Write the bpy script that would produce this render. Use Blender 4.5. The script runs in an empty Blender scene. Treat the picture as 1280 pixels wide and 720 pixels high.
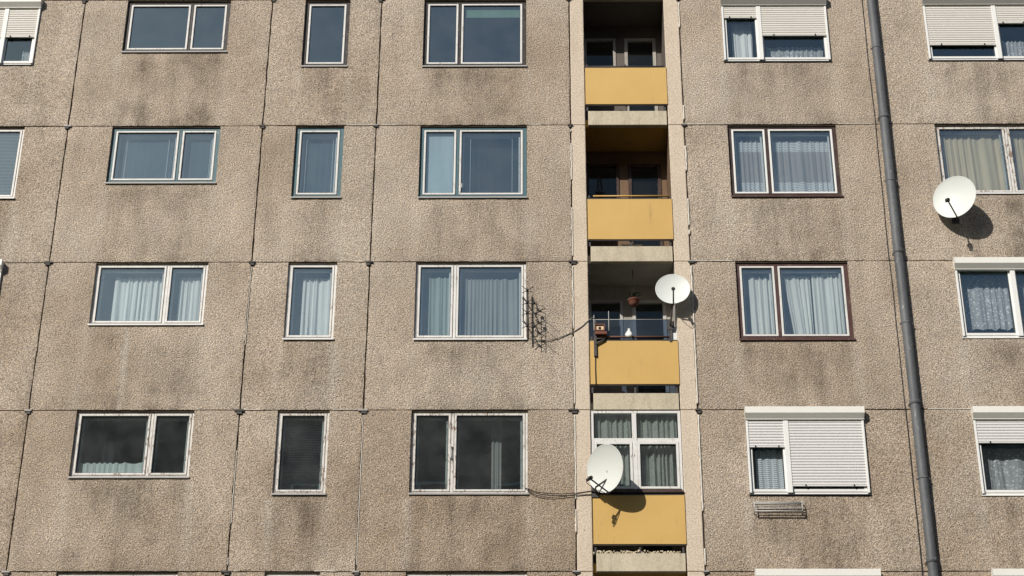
import bpy, math, random
from mathutils import Vector, noise, Matrix
random.seed(7)
D = bpy.data
scene = bpy.context.scene
col = scene.collection
R = math.radians

# ------------------------------------------------------------------ camera (fitted to the facade grid)
YAW, PIT, ROL = R(-0.7194), R(30.0635), R(0.25374)
CAM = Vector((0, -29.06, 1.6)); F = 2500.0
cy, sy, cp, sp, cr, sr = math.cos(YAW), math.sin(YAW), math.cos(PIT), math.sin(PIT), math.cos(ROL), math.sin(ROL)
fw = Vector((sy*cp, cy*cp, sp)); rt = Vector((cy, -sy, 0)); up = rt.cross(fw)
rt2 = cr*rt + sr*up; up2 = -sr*rt + cr*up
cam_d = D.cameras.new('camera'); cam = D.objects.new('camera', cam_d); col.objects.link(cam)
m = Matrix((rt2, up2, -fw)).transposed().to_4x4(); m.translation = CAM
cam.matrix_world = m
cam_d.sensor_width = 36; cam_d.lens = F/1280*36; cam_d.clip_end = 2000
scene.camera = cam

def at(px, py, y=0.0):
    """point of the plane at depth y that the measured photo position belongs to"""
    d = fw*F + rt2*(px-640) - up2*(py-360)
    t = (y-CAM.y)/d.y
    return CAM + d*t
def X(px, py, y=0.0): return at(px, py, y).x
def Z(px, py, y=0.0): return at(px, py, y).z

# ------------------------------------------------------------------ mesh helpers
class MB:
    def __init__(s): s.v = []; s.f = []; s.mi = []; s.sm = []
    def face(s, idx, mi=0, sm=False): s.f.append(idx); s.mi.append(mi); s.sm.append(sm)
    def quad(s, a, b, c, d, mi=0):
        n = len(s.v); s.v += [tuple(a), tuple(b), tuple(c), tuple(d)]; s.face((n, n+1, n+2, n+3), mi)
    def box(s, x0, x1, y0, y1, z0, z1, mi=0, bev=0.0):
        if x1 < x0: x0, x1 = x1, x0
        if y1 < y0: y0, y1 = y1, y0
        if z1 < z0: z0, z1 = z1, z0
        n = len(s.v)
        if bev <= 0:
            s.v += [(x0,y0,z0),(x1,y0,z0),(x1,y1,z0),(x0,y1,z0),(x0,y0,z1),(x1,y0,z1),(x1,y1,z1),(x0,y1,z1)]
            for q in ((0,3,2,1),(4,5,6,7),(0,1,5,4),(1,2,6,5),(2,3,7,6),(3,0,4,7)): s.face(tuple(n+i for i in q), mi)
        else:   # bevelled front (towards -y)
            b = bev
            s.v += [(x0,y1,z0),(x1,y1,z0),(x1,y1,z1),(x0,y1,z1),
                    (x0,y0+b,z0),(x1,y0+b,z0),(x1,y0+b,z1),(x0,y0+b,z1),
                    (x0+b,y0,z0+b),(x1-b,y0,z0+b),(x1-b,y0,z1-b),(x0+b,y0,z1-b)]
            for q in ((0,3,2,1),(8,9,10,11),
                      (0,1,5,4),(1,2,6,5),(2,3,7,6),(3,0,4,7),
                      (4,5,9,8),(5,6,10,9),(6,7,11,10),(7,4,8,11)): s.face(tuple(n+i for i in q), mi)
    def ring(s, x0, x1, z0, z1, w, y0, y1, mi=0, wb=None, bev=0.0):
        """rectangular frame of four bars butted end to end"""
        wb = w if wb is None else wb
        s.box(x0, x0+w, y0, y1, z0, z1, mi, bev); s.box(x1-w, x1, y0, y1, z0, z1, mi, bev)
        s.box(x0+w, x1-w, y0+.0015, y1, z1-w, z1, mi, bev); s.box(x0+w, x1-w, y0+.0015, y1, z0, z0+wb, mi, bev)
    def tube(s, pts, r, n=8, mi=0, caps=True):
        pts = [Vector(p) for p in pts]; base = len(s.v); prev = None
        rs = r if isinstance(r, (list, tuple)) else [r]*len(pts)
        for i, p in enumerate(pts):
            a = pts[max(i-1, 0)]; b = pts[min(i+1, len(pts)-1)]
            t = (b-a).normalized()
            if prev is None:
                h = Vector((0,0,1)) if abs(t.z) < .9 else Vector((1,0,0))
                u = t.cross(h).normalized()
            else:
                u = (prev - t*prev.dot(t)).normalized()
            prev = u; w = t.cross(u)
            for k in range(n):
                an = 2*math.pi*k/n
                s.v.append(tuple(p + (u*math.cos(an) + w*math.sin(an))*rs[i]))
        for i in range(len(pts)-1):
            for k in range(n):
                a = base+i*n+k; b = base+i*n+(k+1) % n
                s.face((a, b, b+n, a+n), mi, True)
        if caps:
            s.face(tuple(base+k for k in reversed(range(n))), mi)
            s.face(tuple(base+(len(pts)-1)*n+k for k in range(n)), mi)
    def lathe(s, prof, c, ax, n=24, mi=0, sx=1.0, upv=None):
        """profile of (radius, height) pairs turned about the axis ax through c"""
        ax = Vector(ax).normalized(); c = Vector(c)
        h = Vector(upv) if upv is not None else (Vector((0,0,1)) if abs(ax.z) < .9 else Vector((1,0,0)))
        v = (h - ax*h.dot(ax)).normalized(); u = v.cross(ax)
        base = len(s.v)
        for (r, t) in prof:
            for k in range(n):
                an = 2*math.pi*k/n
                s.v.append(tuple(c + u*(r*sx*math.cos(an)) + v*(r*math.sin(an)) + ax*t))
        for i in range(len(prof)-1):
            for k in range(n):
                a = base+i*n+k; b = base+i*n+(k+1) % n
                s.face((a, b, b+n, a+n), mi, True)
    def build(s, name, mats, parent=None, loc=None):
        me = D.meshes.new(name)
        o = Vector(loc) if loc is not None else Vector((0,0,0))
        me.from_pydata([(a-o.x, b-o.y, c-o.z) for a, b, c in s.v], [], s.f)
        if not isinstance(mats, (list, tuple)): mats = [mats]
        for mt in mats: me.materials.append(mt)
        me.polygons.foreach_set('material_index', s.mi)
        me.polygons.foreach_set('use_smooth', s.sm)
        me.update()
        ob = D.objects.new(name, me); col.objects.link(ob)
        if parent is not None: ob.parent = parent
        ob.location = o
        return ob

def tag(o, label=None, cat=None, group=None, kind=None):
    if label: o['label'] = label
    if cat: o['category'] = cat
    if group: o['group'] = group
    if kind: o['kind'] = kind
    return o
def empty(name, loc=(0,0,0)):
    o = D.objects.new(name, None); col.objects.link(o); o.location = loc; o.empty_display_size = .3
    return o
def reparent(o, par):
    """put o under par without moving it (no rotation or scale is used)"""
    o.parent = par; o.location = Vector(o.location) - par_loc(par)
def par_loc(p):
    v = Vector((0,0,0))
    while p is not None: v += Vector(p.location); p = p.parent
    return v
def smooth(a, b, x):
    t = max(0, min(1, (x-a)/(b-a))) if a != b else 0
    return t*t*(3-2*t)
def fbm(x, z, s=1.0, o=4, seed=0.0): return noise.fractal(Vector((x*s+seed*7.3, seed*3.1, z*s)), 1.0, 2.0, o)

# ------------------------------------------------------------------ materials
class NT:
    def __init__(s, name):
        s.m = D.materials.new(name); s.m.use_nodes = True; s.t = s.m.node_tree; s.t.nodes.clear()
        s.out = s.n('ShaderNodeOutputMaterial')
    def n(s, ty, **kw):
        nd = s.t.nodes.new(ty)
        for k, v in kw.items(): setattr(nd, k, v)
        return nd
    def l(s, a, b): s.t.links.new(a, b)
    def coord(s, sc=(1,1,1)):
        if not hasattr(s, '_g'): s._g = s.n('ShaderNodeNewGeometry')
        mp = s.n('ShaderNodeMapping'); mp.inputs['Scale'].default_value = sc
        s.l(s._g.outputs['Position'], mp.inputs['Vector']); return mp.outputs[0]
    def noise(s, scale, detail=3, rough=.6, sc=(1,1,1)):
        nd = s.n('ShaderNodeTexNoise'); nd.inputs['Scale'].default_value = scale
        nd.inputs['Detail'].default_value = detail; nd.inputs['Roughness'].default_value = rough
        s.l(s.coord(sc), nd.inputs['Vector']); return nd.outputs['Fac']
    def vor(s, scale, sc=(1,1,1), out='Distance', feat='F1'):
        nd = s.n('ShaderNodeTexVoronoi', feature=feat); nd.inputs['Scale'].default_value = scale
        s.l(s.coord(sc), nd.inputs['Vector']); return nd.outputs[out]
    def ramp(s, fac, stops):
        nd = s.n('ShaderNodeValToRGB'); e = nd.color_ramp.elements
        for i, (p, c) in enumerate(stops):
            el = e[i] if i < 2 else e.new(p)
            el.position = p; el.color = (*c, 1) if len(c) == 3 else c
        s.l(fac, nd.inputs[0]); return nd.outputs[0]
    def mrange(s, v, a, b, c, d):
        nd = s.n('ShaderNodeMapRange'); 
        for i, q in enumerate((a, b, c, d)): nd.inputs[i+1].default_value = q
        s.l(v, nd.inputs[0]); return nd.outputs[0]
    def mix(s, f, a, b, mode='MIX'):
        nd = s.n('ShaderNodeMix', data_type='RGBA', blend_type=mode)
        for sock, v in ((nd.inputs[0], f), (nd.inputs[6], a), (nd.inputs[7], b)):
            if isinstance(v, (int, float)): sock.default_value = v
            elif isinstance(v, tuple): sock.default_value = (*v[:3], 1)
            else: s.l(v, sock)
        return nd.outputs[2]
    def math(s, op, a, b=0.0, clamp=False):
        nd = s.n('ShaderNodeMath', operation=op); nd.use_clamp = clamp
        for sock, v in ((nd.inputs[0], a), (nd.inputs[1], b)):
            if isinstance(v, (int, float)): sock.default_value = v
            else: s.l(v, sock)
        return nd.outputs[0]
    def attr(s, name):
        nd = s.n('ShaderNodeAttribute'); nd.attribute_name = name; return nd.outputs['Fac']
    def bump(s, h, strength, dist):
        nd = s.n('ShaderNodeBump'); nd.inputs['Strength'].default_value = strength
        nd.inputs['Distance'].default_value = dist; s.l(h, nd.inputs['Height']); return nd.outputs[0]
    def bsdf(s, colr, rough=.7, metal=0.0, nrm=None, spec=.4):
        nd = s.n('ShaderNodeBsdfPrincipled')
        for k, v in (('Base Color', colr), ('Roughness', rough), ('Metallic', metal), ('Specular IOR Level', spec)):
            if isinstance(v, (int, float)): nd.inputs[k].default_value = v
            elif isinstance(v, tuple): nd.inputs[k].default_value = (*v[:3], 1)
            else: s.l(v, nd.inputs[k])
        if nrm is not None: s.l(nrm, nd.inputs['Normal'])
        return nd.outputs[0]
    def end(s, sh): s.l(sh, s.out.inputs['Surface']); return s.m

def mat_pebble():
    t = NT('pebbledash_render')
    big = t.noise(.55, 4, .6); med = t.noise(2.6, 4, .6, (1, 1, .6))
    grain = t.noise(43, 2, .65); g2 = t.vor(58, out='Color'); g3 = t.noise(100, 2, .7)
    base = t.ramp(big, [(.3, (.60, .518, .43)), (.7, (.70, .61, .512))])
    base = t.mix(t.mrange(med, .35, .7, 0, .28), base, (.44, .362, .278))
    gs = t.math('ADD', t.math('MULTIPLY', grain, .62), t.math('MULTIPLY', g3, .38))
    gr = t.ramp(gs, [(.36, (.36, .33, .30)), (.455, (.77, .75, .73)), (.53, (1.04, 1.04, 1.04)), (.65, (1.5, 1.5, 1.5))])
    base = t.mix(1.0, base, gr, 'MULTIPLY')
    sp_ = t.n('ShaderNodeSeparateColor'); t.l(g2, sp_.inputs[0])
    tint = t.ramp(sp_.outputs[0], [(0, (.83, .84, .87)), (.5, (1, 1, 1)), (1, (1.14, 1.07, .97))])
    base = t.mix(.9, base, tint, 'MULTIPLY')
    st = t.attr('stain'); li = t.attr('wash')
    base = t.mix(t.attr('tone'), base, t.mix(1.0, base, (.70, .645, .585), 'MULTIPLY'))
    strk = t.mrange(t.noise(9, 3, .7, (1.6, 1, .09)), .40, .68, .82, 1.2)
    st = t.math('MULTIPLY', st, strk)
    stf = t.math('MULTIPLY', st, t.mrange(t.noise(9, 4, .7), .3, .65, .8, 1.35), True)
    base = t.mix(stf, base, t.mix(1.0, base, (.46, .445, .43), 'MULTIPLY'))
    base = t.mix(t.math('MULTIPLY', li, .6), base, t.mix(1.0, (.66, .60, .52), gr, 'MULTIPLY'))
    h = t.math('ADD', gs, t.math('MULTIPLY', t.vor(54), -.45))
    return t.end(t.bsdf(base, .95, 0, t.bump(h, .95, .03), .15))
def mat_concrete(name, c0, c1, grain=.35, bump=.35, pits=True, streak=.3):
    t = NT(name)
    big = t.noise(1.6, 5, .65); gr = t.noise(42, 3, .7)
    base = t.mix(t.mrange(big, .3, .7, 0, 1), c0, c1)
    base = t.mix(grain, base, t.ramp(gr, [(.35, (.55, .5, .45)), (.5, (1, 1, 1)), (.68, (1.3, 1.3, 1.28))]), 'MULTIPLY')
    base = t.mix(t.math('MULTIPLY', t.mrange(t.noise(6, 4, .7, (1, 1, .18)), .5, .75, 0, 1), streak), base, (.13, .11, .085))
    if pits:
        pt = t.mrange(t.noise(16, 3, .75), .62, .68, 0, .55)
        base = t.mix(pt, base, (.20, .13, .10))
    return t.end(t.bsdf(base, .92, 0, t.bump(t.math('ADD', gr, t.noise(12, 2, .5)), bump, .012), .2))
def mat_paint(name, c, chip=(.30, .27, .24), amount=.0, rough=.45, dirt=.25, dcol=(.22, .19, .15)):
    t = NT(name)
    base = t.mix(t.math('MULTIPLY', t.mrange(t.noise(5, 4, .7), .4, .75, 0, 1), dirt), c, t.mix(.6, c, dcol))
    if amount > 0:
        a = t.noise(38, 5, .75, (1, 1, .25)); b = t.noise(4, 2, .5)
        f = t.mrange(t.math('ADD', a, t.math('MULTIPLY', b, .35)), .92-amount*.22, .96-amount*.22, 0, 1)
        base = t.mix(f, base, chip)
    return t.end(t.bsdf(base, rough, 0, t.bump(t.noise(30, 3, .6), .12, .004), .4))
def mat_glass(name, tint, ior=1.9, haze=0.0, refl=1.0):
    t = NT(name)
    g = t.n('ShaderNodeNewGeometry'); dt = t.n('ShaderNodeVectorMath', operation='DOT_PRODUCT')
    t.l(g.outputs['Normal'], dt.inputs[0]); t.l(g.outputs['Incoming'], dt.inputs[1])
    k = t.math('POWER', t.math('SUBTRACT', 1.0, t.math('ABSOLUTE', dt.outputs['Value']), True), 5.0)
    r0 = 2.4*((ior-1)/(ior+1))**2          # two faces of the pane
    class fr: outputs = [t.math('ADD', r0, t.math('MULTIPLY', k, 1-r0), True)]
    wob = t.bump(t.noise(1.3, 2, .5), .05, .02)
    gl = t.n('ShaderNodeBsdfGlossy'); gl.inputs['Roughness'].default_value = .015; gl.inputs['Color'].default_value = (.66*refl, .92*refl, 1.0*refl, 1)
    t.l(wob, gl.inputs['Normal'])
    tr = t.n('ShaderNodeBsdfTransparent'); tr.inputs[0].default_value = (*tint, 1)
    mx = t.n('ShaderNodeMixShader'); t.l(fr.outputs[0], mx.inputs[0]); t.l(tr.outputs[0], mx.inputs[1]); t.l(gl.outputs[0], mx.inputs[2])
    o = mx.outputs[0]
    if haze > 0:   # dust on the pane
        df = t.n('ShaderNodeBsdfDiffuse'); df.inputs[0].default_value = (.5, .52, .52, 1)
        m2 = t.n('ShaderNodeMixShader'); t.l(t.math('MULTIPLY', t.mrange(t.noise(2.2, 4, .6), .3, .7, .4, 1.3), haze), m2.inputs[0])
        t.l(o, m2.inputs[1]); t.l(df.outputs[0], m2.inputs[2]); o = m2.outputs[0]
    return t.end(o)
def mat_cloth(name, c, cover=.85, pattern=None, trans=.35):
    t = NT(name)
    df = t.n('ShaderNodeBsdfDiffuse'); ts = t.n('ShaderNodeBsdfTranslucent')
    cc = t.mix(t.mrange(t.noise(7, 3, .6, (1, 1, .15)), .35, .7, 0, .35), c, tuple(x*.62 for x in c))
    t.l(cc, df.inputs[0]); t.l(cc, ts.inputs[0])
    m1 = t.n('ShaderNodeMixShader'); m1.inputs[0].default_value = trans
    t.l(df.outputs[0], m1.inputs[1]); t.l(ts.outputs[0], m1.inputs[2])
    tr = t.n('ShaderNodeBsdfTransparent'); m2 = t.n('ShaderNodeMixShader')
    if pattern == 'lace':
        v = t.vor(20, (1, .001, 1)); w = t.vor(70, (1, .001, 1))
        f = t.mrange(t.math('ADD', v, t.math('MULTIPLY', w, .5)), .42, .62, min(1, cover+.3), cover*.5)
        t.l(f, m2.inputs[0])
    elif pattern == 'bands':   # horizontal patterned borders
        wv = t.n('ShaderNodeTexWave', bands_direction='Z'); wv.inputs['Scale'].default_value = 9
        wv.inputs['Distortion'].default_value = 1.2; t.l(t.coord(), wv.inputs[0])
        t.l(t.mrange(wv.outputs['Fac'], .3, .7, cover*.45, min(1, cover+.15)), m2.inputs[0])
    elif pattern == 'net':
        wv = t.vor(48, (1, .001, .9)); t.l(t.mrange(wv, .25, .5, cover, cover*.72), m2.inputs[0])
    else: m2.inputs[0].default_value = cover
    t.l(tr.outputs[0], m2.inputs[1]); t.l(m1.outputs[0], m2.inputs[2])
    return t.end(m2.outputs[0])

M = {}
M['wall'] = mat_pebble()
M['pillar'] = mat_concrete('pillar_concrete', (.60, .505, .405), (.66, .565, .46), .7, .5, True, .12)
M['slab'] = mat_concrete('slab_concrete', (.50, .44, .33), (.59, .525, .405), .35, .3, False, .35)
M['white'] = mat_paint('white_pvc', (.80, .80, .78), dirt=.12)
M['white_old'] = mat_paint('weathered_white_paint', (.74, .73, .71), (.30, .26, .22), .55, dirt=.4)
M['white_worn'] = mat_paint('worn_white_paint', (.70, .68, .65), (.24, .17, .12), .86, dirt=.6)
M['teal'] = mat_paint('teal_paint', (.055, .135, .165), (.34, .40, .41), .45, dirt=.4)
M['brown'] = mat_paint('dark_brown_paint', (.045, .022, .018), (.22, .16, .13), .35, dirt=.4)
M['redbrown'] = mat_paint('red_brown_paint', (.075, .030, .027), (.30, .22, .18), .5, dirt=.4)
M['black_frame'] = mat_paint('dark_weathered_frame', (.022, .017, .015), (.34, .30, .27), .50, dirt=.3)
M['gasket'] = mat_paint('black_rubber', (.025, .025, .025), rough=.6, dirt=0)
M['sill'] = mat_paint('grey_sheet_metal', (.36, .35, .34), (.20, .15, .12), .5, rough=.5, dirt=.5)
M['sill_white'] = mat_paint('white_sheet_metal', (.72, .71, .69), (.3, .27, .24), .2, dirt=.3)
M['slat'] = mat_paint('cream_shutter_slat', (.70, .675, .625), dirt=.12, rough=.5)
M['slat_white'] = mat_paint('white_shutter_slat', (.72, .71, .70), dirt=.1, rough=.5)
M['box'] = mat_paint('cream_shutter_box', (.80, .79, .74), dirt=.1, rough=.4)
M['box_grey'] = mat_paint('grey_shutter_box', (.50, .49, .46), dirt=.2, rough=.45)
M['yellow'] = None
M['seam'] = mat_concrete('joint_mortar', (.055, .045, .035), (.11, .09, .07), .5, .6, False, .3)
M['sealant'] = mat_concrete('joint_sealant', (.62, .58, .51), (.78, .74, .67), .3, .4, False, .1)
M['cap'] = mat_paint('dark_joint_cap', (.05, .045, .04), (.35, .33, .3), .3, rough=.6)
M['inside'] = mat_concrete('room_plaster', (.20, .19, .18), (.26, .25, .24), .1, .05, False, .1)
M['log_bounce'] = mat_concrete('loggia_bounce_tinted_plaster', (.46, .29, .07), (.52, .33, .09), .2, .2, False, .3)  # yellow light bouncing inside the loggia, put into the plaster colour
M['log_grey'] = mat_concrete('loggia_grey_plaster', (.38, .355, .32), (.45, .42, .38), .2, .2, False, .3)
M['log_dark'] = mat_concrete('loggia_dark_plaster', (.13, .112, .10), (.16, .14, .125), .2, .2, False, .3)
M['steel'] = mat_paint('dark_steel', (.05, .045, .045), (.16, .07, .04), .4, rough=.5)
M['wire'] = mat_paint('black_cable', (.03, .028, .027), rough=.6, dirt=0)
M['greycable'] = mat_paint('grey_cable', (.17, .16, .15), rough=.6, dirt=0)
M['alu'] = mat_paint('dull_aluminium', (.50, .49, .47), (.2, .15, .12), .2, rough=.45)
M['dish'] = mat_paint('dish_grey_paint', (.70, .73, .70), dirt=.10, rough=.5, dcol=(.5, .48, .42))
M['terracotta'] = mat_paint('terracotta', (.17, .055, .035), dirt=.4, rough=.8)
M['wood'] = mat_paint('brown_wood', (.14, .06, .04), (.35, .22, .15), .3, rough=.7)
M['leaf'] = mat_paint('plant_leaf', (.05, .08, .03), rough=.6)
M['foam'] = mat_concrete('pale_foam', (.70, .62, .48), (.50, .42, .30), .8, .9, True, .4)
M['yrail'] = mat_paint('yellow_rail_paint', (.62, .36, .10), (.3, .2, .12), .3)
M['ground'] = mat_concrete('grass_ground', (.05, .06, .025), (.09, .09, .045), .5, .5, False, .1)
M['paving'] = mat_concrete('paving', (.25, .24, .22), (.32, .31, .28), .3, .2, False, .1)
M['far_wall'] = mat_concrete('far_block_wall', (.12, .12, .11), (.16, .155, .145), .3, .2, False, .2)
M['far_glass'] = mat_paint('far_window', (.03, .035, .04), rough=.1, dirt=0)

def mat_yellow():
    t = NT('yellow_parapet_paint')
    c = t.mix(t.mrange(t.noise(1.1, 4, .6), .35, .7, 0, 1), (.61, .40, .13), (.575, .365, .115))
    c = t.mix(t.math('MULTIPLY', t.mrange(t.noise(10, 4, .7, (1, 1, .12)), .6, .85, 0, 1), .35), c, (.40, .25, .10))
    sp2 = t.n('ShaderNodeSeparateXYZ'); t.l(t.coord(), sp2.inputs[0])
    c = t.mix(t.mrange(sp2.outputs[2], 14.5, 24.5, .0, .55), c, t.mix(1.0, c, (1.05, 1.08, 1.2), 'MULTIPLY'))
    c = t.mix(t.math('MULTIPLY', t.mrange(t.noise(14, 4, .75, (1, 1, .07)), .60, .72, 0, .6), t.mrange(t.noise(1.7, 2, .5), .45, .6, 0, 1)), c, (.30, .19, .09))
    c = t.mix(t.mrange(t.noise(60, 2, .7), .66, .72, 0, .5), c, (.3, .16, .07))
    return t.end(t.bsdf(c, .55, 0, t.bump(t.noise(1.6, 2, .5), .25, .02), .3))
M['yellow'] = mat_yellow()
def mat_zinc():
    t = NT('zinc_pipe')
    c = t.mix(t.mrange(t.noise(3, 5, .7, (1, 1, .3)), .35, .7, 0, 1), (.095, .10, .108), (.15, .157, .165))
    c = t.mix(t.mrange(t.noise(22, 4, .7, (1, 1, .3)), .64, .70, 0, .8), c, (.42, .42, .41))
    return t.end(t.bsdf(c, .6, .1, t.bump(t.noise(5, 3, .6), .5, .02), .3))
M['zinc'] = mat_zinc()
M['pane'] = mat_glass('window_glass', (.80, .86, .88), 1.95, .05)
M['pane_dirty'] = mat_glass('dusty_window_glass', (.70, .80, .82), 1.95, .06)
M['pane_clean'] = mat_glass('pvc_window_glass', (.82, .88, .92), 1.75, .015)
M['log_brown'] = mat_concrete('loggia_brown_board', (.17, .11, .07), (.21, .14, .09), .2, .2, False, .3)
M['pane_dull'] = mat_glass('shaded_window_glass', (.8, .82, .8), 1.3, .02)
M['bluescreen'] = mat_glass('blue_screen', (.14, .20, .30), 1.35, .035)
M['c_white'] = mat_cloth('white_voile', (.98, .96, .92), .98, None, .12)
M['c_green'] = mat_cloth('grey_green_curtain', (.60, .68, .60), .94)
M['c_grey'] = mat_cloth('grey_curtain', (.56, .56, .52), .94)
M['c_pale'] = mat_cloth('pale_grey_curtain', (.97, .94, .88), .97, None, .12)
M['c_beige'] = mat_cloth('beige_curtain', (1.0, .74, .50), .97, None, .15)
M['c_lace'] = mat_cloth('white_lace', (.98, .97, .94), .95, 'lace', .12)
M['c_band'] = mat_cloth('banded_lace', (.98, .98, .98), .98, 'bands', .1)
M['c_mauve'] = mat_cloth('mauve_net', (.52, .48, .46), .88, None, .12)
M['c_net'] = mat_cloth('grey_net', (.80, .75, .66), .95, 'net', .15)
M['c_sheer'] = mat_cloth('thin_voile', (.30, .40, .47), .45)
M['c_blind'] = mat_cloth('pale_roller_blind', (.58, .68, .72), .97, None, .1)
M['c_gblind'] = mat_cloth('green_blind', (.22, .34, .26), .97, None, .1)
M['c_dark'] = mat_cloth('dark_curtain', (.055, .06, .065), .9)
M['c_cord'] = mat_cloth('blind_cord', (.60, .66, .70), 1.0, None, .1)

# ------------------------------------------------------------------ facade layout
SX = [-15.2, -11.7, -8.218, -4.778, -2.771, .656, 2.655, 6.172, 9.7, 13.3]   # vertical joints
SZ0 = 24.542
ROWZ = [SZ0+2.8] + [SZ0-2.8*j for j in range(0, 9)] + [0.0]
GH = .009
G = .0125                                                                     # half a joint
# measured openings: id -> (left top, right top, right bottom, left bottom, y top, y bottom)
OP = {
 'A0': (-74, 51.5, 43, -88, 1, 83),  'A1': (-98, 32, 16.7, -118, 158, 249), 'A2': (-130, 6.4, -10, -150, 328, 412),
 'B0': (159.6, 288, 284, 152.5, 1, 66), 'B1': (141.5, 275.6, 269.5, 131, 158, 230), 'B2': (121, 261, 253, 110, 328, 407),
 'B3': (97, 244, 235, 84.6, 513, 598), 'B4': (72, 222.5, 214, 58, 716, 800),
 'C0': (382.4, 437.5, 434.7, 376, 1, 84), 'C1': (369, 430, 425.7, 364.4, 158, 248), 'C2': (361.3, 422, 416, 353, 328, 425),
 'C3': (348, 412, 406.5, 339, 513, 619), 'C4': (332, 400, 394, 322, 715, 820),
 'D0': (530.4, 657.5, 658, 528, 1, 84), 'D1': (525, 657.5, 659.8, 523, 158, 248), 'D2': (520, 658.3, 657.5, 516.9, 328, 425.3),
 'D3': (514.7, 660, 660, 510.5, 513, 618.6), 'D4': (508, 659, 659, 503, 715, 820),
 'F0': (901, 1031, 1039, 904.5, 0, 78.3), 'F1': (908.9, 1045, 1053, 914.3, 156, 246.6), 'F2': (919.3, 1058.3, 1070, 924.3, 327, 425.7),
 'F3': (931, 1077, 1089, 936.7, 512, 620), 'F4': (944, 1097, 1110, 950, 716, 825),
 'G0': (1152, 1284, 1294, 1160.9, 0, 77), 'G1': (1169.5, 1306, 1318, 1177, 155, 243), 'G2': (1192, 1332, 1346, 1202.7, 325, 424),
 'G3': (1214, 1358, 1374, 1227.7, 513, 621), 'G4': (1240, 1386, 1402, 1252, 717, 825)}
ROW = {k: int(k[1]) for k in OP}
RECT = {}
for k, (a, b, c, d, yt, yb) in OP.items():
    j = ROW[k]; zt = ROWZ[j+1]-GH
    RECT[k] = ((X(a, yt)+X(d, yb))/2, (X(b, yt)+X(c, yb))/2, (Z(d, yb)+Z(c, yb))/2, zt)
for c in 'ABCDFG':   # one true column width and line for every column
    ks = [k for k in RECT if k[0] == c and k[1] != '4']
    for k in RECT:
        if k[0] == c and k[1] == '4':
            r = RECT[k]; r0 = RECT[c+'3']; RECT[k] = (r[0], r[1], r0[2]-2.8, r[3])

# ------------------------------------------------------------------ the building
bld = empty('apartment_building', (0, 0, 0))
tag(bld, 'tall prefabricated apartment building with pebble-dashed beige concrete panels and a stack of yellow loggias', 'building')

WASH = {('B2', .32): .9}
def stain_fn(x, z, j, win, x0, x1):
    """weathering: dirt washed down below the windows, cleaner streaks at the sill ends"""
    zt, zb = ROWZ[j], ROWZ[j+1]
    v = (zt-z)/2.8
    n1 = fbm(x, z, .9, 4, 1.0); n2 = fbm(x, z, 2.6, 4, 2.0); n3 = fbm(x, z*.22, 3.2, 4, 3.0)
    s = .08 + .30*max(0, n1) + .10*n2 + .26*max(0, n3)
    n4 = fbm(x, z*.8, .42, 3, 9.0)
    w = .55*max(0, n4*1.6-.05)*(.7+.6*n2) + .12*max(0, n3)
    if win:
        a, b, c, d = win
        if z < c:
            q = c-z; lat = smooth(a-.10, a+.12, x)*(1-smooth(b-.12, b+.10, x))
            cen = .55+.45*math.exp(-((x-(a+b)/2)/(.42*(b-a)))**4)
            s += lat*cen*(.30*math.exp(-q/.22) + .34*smooth(0, .25, q)*math.exp(-q/1.9))*(.85+.45*n2+.8*n3)
            w *= 1-.6*lat*math.exp(-q/.8)
            for e in (a-.03, b+.03):
                w += .75*math.exp(-((x-e-.03*n2)/.085)**2)*smooth(0, .12, q)*math.exp(-q/1.5)*(.45+.9*abs(n3))
            s += lat*.20*smooth(.9, 1.32, q)*max(0, .45+n2*.8+n3*.8)
        else:
            s += .10*math.exp(-min(abs(x-a), abs(x-b))/.12)
    s += .12*smooth(.86, 1, v)*(.4+n2)
    s += .16*math.exp(-min(x-x0, x1-x)/.10)*max(0, .4+n3)
    return max(0, min(1, s)), max(0, min(.8, w))

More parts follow.
